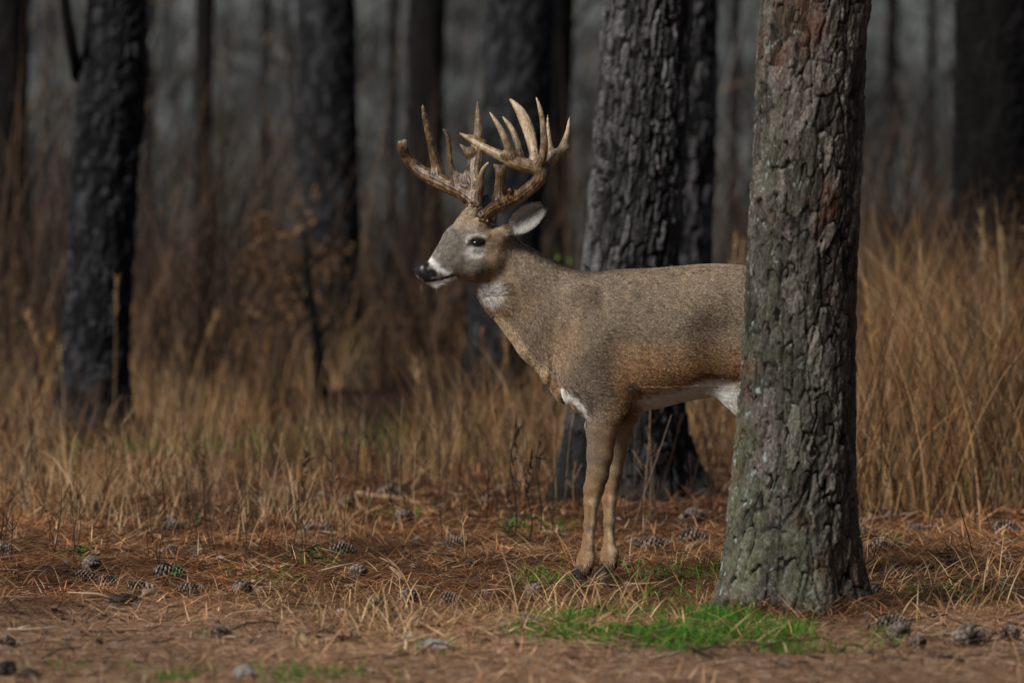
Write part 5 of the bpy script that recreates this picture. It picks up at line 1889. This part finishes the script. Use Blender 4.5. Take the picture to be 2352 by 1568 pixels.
# ------------------------------------------------------------------ sticks, bark chunks, stones
stick_pale = NT("weathered_stick", .85, .2)
stick_pale.set(Base_Color=stick_pale.ramp(stick_pale.noise(1, 4, stick_pale.coord((8, 60, 60))), [(.3, (.15, .12, .095)), (.7, (.40, .33, .26))]))
stick_pale.bump(stick_pale.noise(1, 3, stick_pale.coord((10, 90, 90))), .5, .004)
stick_dark = NT("dark_stick", .9, .2)
stick_dark.set(Base_Color=stick_dark.ramp(stick_dark.noise(30, 4, stick_dark.coord()), [(.3, (.020, .014, .010)), (.7, (.095, .070, .052))]))
stick_red = NT("reddish_branch", .85, .2)
stick_red.set(Base_Color=stick_red.ramp(stick_red.noise(20, 4, stick_red.coord()), [(.3, (.14, .068, .032)), (.7, (.38, .25, .15))]))


def stick(x0, y0, x1, y1, r, mat, label, bow=.0, seed=0, name="stick", depth=0.0):
    rr = np.random.default_rng(seed)
    d0, d1 = ground_d(y0), ground_d(y1)
    if depth:
        d1 = d0 + depth
    a = np.array(at(x0, y0, d0))
    b = np.array(at(x1, y1, d1))
    a[2] = gz1(a[0], a[1]) + r * .9
    b[2] = gz1(b[0], b[1]) + r * .9
    c = a.copy()
    n = 11
    path = [(a + (b - a) * t + np.array((0, 0, bow * math.sin(math.pi * t))) + rr.normal(0, r * .22, 3)) - c for t in np.linspace(0, 1, n)]
    rad = r * (1 - .35 * np.linspace(0, 1, n)) * rr.uniform(.85, 1.15, n)
    V, Q, T = tube(path, rad, 9)
    s = Soup()
    s.add(V, Q, T)
    for t in (.35, .68):
        p0 = np.array(path[int(t * (n - 1))])
        e = p0 + np.array((rr.normal(0, .4), rr.normal(0, .4), .8)) * r * 3.0
        V, Q, T = tube([p0, e], [r * .42, r * .3], 6)
        s.add(V, Q, T)
    o = link(name, s.mesh(name), mat, label=label, cat="stick")
    o.location = c


stick(592, 1362, 690, 1345, .008, stick_pale.m, "long pale bare stick right of the plump cone in the left foreground", seed=1)
stick(820, 1145, 925, 1150, .013, stick_red.m, "reddish broken branch lying in front of the dry grass", seed=2, name="branch")
stick(1960, 1203, 2078, 1193, .010, stick_pale.m, "grey stick on the straw right of the nearest pine", seed=3)
stick(330, 1378, 376, 1374, .011, stick_pale.m, "short grey stick touching the dark bark chunk, left foreground", seed=4)
stick(775, 1486, 830, 1484, .009, stick_dark.m, "short blurred brown stick on the foreground dirt", seed=5)
stick(2020, 1476, 2062, 1494, .008, stick_dark.m, "dark twig on the dirt mound right of the nearest pine's foot", seed=6, name="twig")
stick(2110, 1460, 2290, 1452, .007, stick_pale.m, "thin pale stick running under the cones at lower right", seed=7)
stick(1110, 1148, 1265, 1098, .005, stick_pale.m, "thin bleached stem slanting up to the charred pine's foot", bow=.05, seed=8, name="stem", depth=.8)
stick(690, 1232, 745, 1190, .012, stick_pale.m, "pale stub leaning under the cone seen end on", bow=.02, seed=9, depth=.2)


def lump(px, py, size, mat, label, name, cat, seed, squash=.6, rough=.25):
    d = ground_d(py)
    p = at(px, py, d)
    n, m = 22, 14
    V = []
    for j in range(m + 1):
        th = math.pi * j / m
        for i in range(n):
            ph = 2 * math.pi * i / n
            V.append((math.sin(th) * math.cos(ph), math.sin(th) * math.sin(ph), math.cos(th)))
    V = np.array(V)
    k = 1 + rough * noise3(V * 2.0 + seed * 7, seed) + rough * .5 * noise3(V * 5.0, seed + 1)
    V = V * k[:, None] * np.array((size, size * .7, size * squash))
    g_ = np.arange(n * (m + 1)).reshape(m + 1, n)
    gj = np.roll(g_, -1, 1)
    Q = np.stack([g_[:-1], g_[1:], gj[1:], gj[:-1]], -1).reshape(-1, 4)
    o = link(name, fast_mesh(name, V, Q), mat, label=label, cat=cat)
    o.location = (p.x, d, gz1(p.x, d) + size * squash * .5)
    o.rotation_euler = (0, 0, seed * 1.1)


stone_m = NT("grey_stone", .9, .2)
stone_m.set(Base_Color=stone_m.ramp(stone_m.noise(30, 4, stone_m.coord()), [(.3, (.13, .13, .13)), (.7, (.33, .33, .33))]))
char_m = NT("charred_bark_chunk", .85, .2)
char_m.set(Base_Color=char_m.ramp(char_m.noise(35, 4, char_m.coord()), [(.35, (.012, .010, .009)), (.7, (.070, .054, .044))]))
char_m.bump(char_m.noise(60, 4, char_m.coord()), .9, .01)
lump(290, 1398, .055, char_m.m, "dark rotten bark chunk on the dirt, left foreground", "bark_chunk", "bark", 1, .36, .5)
lump(900, 1422, .052, char_m.m, "dark bark chunk on the dirt left of the deer, larger of two", "bark_chunk", "bark", 2, .40, .5)
lump(966, 1438, .030, char_m.m, "small dark bark chip right of the larger bark chunk", "bark_chip", "bark", 3, .35, .5)
lump(1166, 1437, .040, stone_m.m, "grey weathered bark piece on the dirt beneath the deer's chin", "bark_chip", "bark", 4, .30, .4)
lump(1000, 1498, .048, stone_m.m, "flat blurred grey stone with a little green grass, foreground dirt", "stone", "stone", 5, .35, .3)
lump(560, 1562, .026, stone_m.m, "small pale pebble at the bottom edge of the picture", "pebble", "stone", 6, .75, .25)
lump(15, 1552, .030, char_m.m, "black clod in the bottom left corner", "clod", "clod", 7, .7, .4)
lump(67, 1556, .032, char_m.m, "dark flat clod right of the one in the bottom left corner", "clod", "clod", 8, .45, .4)
lump(1555, 1408, .016, stone_m.m, "white pebble in the green grass left of the nearest pine's foot", "pebble", "stone", 9, .6, .25)

# dead leaves lying about
leaf_t = attr_mat("fallen_leaf", rough=.75, trans=.1)
for px, py, sz, c, lab in [(685, 1492, .045, (.36, .25, .14), "curled tan leaf on the foreground dirt"), (912, 1333, .035, (.42, .29, .17), "pale curled leaf near the crisp round cone"),
                           (1860, 1420, .055, (.20, .145, .115), "brown flake of bark leaning at the nearest pine's foot"), (1775, 1486, .022, (.42, .34, .25), "small pale leaf in the grass below the nearest pine")]:
    d = ground_d(py)
    p = at(px, py, d)
    m, n = 7, 5
    V = []
    for j in range(m):
        t = j / (m - 1)
        w = math.sin(math.pi * min(1, t * .92 + .04)) ** .8 * .42
        for i in range(n):
            s = -1 + 2 * i / (n - 1)
            V.append(((t - .5) * 2 * sz, s * w * sz, sz * (.55 * s * s * w + .35 * t * t)))
    g_ = np.arange(m * n).reshape(m, n)
    Q = np.stack([g_[:-1, :-1], g_[1:, :-1], g_[1:, 1:], g_[:-1, 1:]], -1).reshape(-1, 4)
    me = fast_mesh("fallen_leaf", np.array(V), Q)
    vcol(me, "col", np.repeat(np.array(c)[None], len(V), 0))
    o = link("fallen_leaf", me, leaf_t, label=lab, cat="leaf")
    o.modifiers.new("thick", 'SOLIDIFY').thickness = .002
    o.location = (p.x, d, gz1(p.x, d) + .008)
    o.rotation_euler = (rk.uniform(-.4, .4), rk.uniform(-.6, -.1), rk.uniform(0, 6.28))

# small evergreen seedlings with broad leaves
seed_m = attr_mat("seedling_leaf", rough=.5, spec=.35, trans=.2)
for px, py, h, nl, lab in [(1168, 1240, .075, 9, "little green seedling in the straw below the deer's throat"), (182, 1290, .055, 7, "dark green seedling lying low at the left"),
                           (398, 1338, .06, 6, "green sprig leaning on the large grey weathered cone"), (2176, 1312, .075, 6, "broad-leaved green seedling right of the nearest pine"),
                           (2055, 1262, .05, 6, "green sprig between the dark cone and the weeds, right of the nearest pine"), (715, 1302, .06, 6, "bright green seedling left of the lone open cone"),
                           (1318, 1345, .03, 4, "tiny green shoot just left of the deer's front hooves"), (450, 1215, .06, 6, "small green seedling among the dark weed stems at left")]:
    d = ground_d(py)
    p = at(px, py, d)
    root = link("seedling", None, label=lab, cat="seedling", group="green seedlings")
    root.location = (p.x, d, gz1(p.x, d))
    V, Q, T = tube([(0, 0, -.01), (.004, 0, h * .5), (0, .004, h * .9)], [.002, .0016, .001], 5)
    link("stem", fast_mesh("stem", V, Q, T), bark_thin.m, root)
    for k in range(nl):
        a = k * 2.4 + rk.uniform(-.3, .3)
        l = rk.uniform(.03, .055)
        e = rk.uniform(.0, .8)
        b = np.array((0, 0, h * (.25 + .65 * k / nl)))
        dr = np.array((math.cos(a) * math.cos(e), math.sin(a) * math.cos(e), math.sin(e)))
        sd = np.array((-math.sin(a), math.cos(a), 0))
        m = 6
        V = []
        for j in range(m):
            t = j / (m - 1)
            w = l * .24 * math.sin(math.pi * min(1, t * .93 + .05))
            c = b + dr * l * t - np.array((0, 0, .012 * t * t))
            V += [c - sd * w + np.array((0, 0, w * .5)), c, c + sd * w + np.array((0, 0, w * .5))]
        g_ = np.arange(m * 3).reshape(m, 3)
        Q = np.stack([g_[:-1, :-1], g_[1:, :-1], g_[1:, 1:], g_[:-1, 1:]], -1).reshape(-1, 4)
        me = fast_mesh("leaf", np.array(V), Q)
        vcol(me, "col", np.repeat((np.array((.040, .115, .035)) * rk.uniform(.7, 1.6))[None], len(V), 0))
        link("leaf", me, seed_m, root)
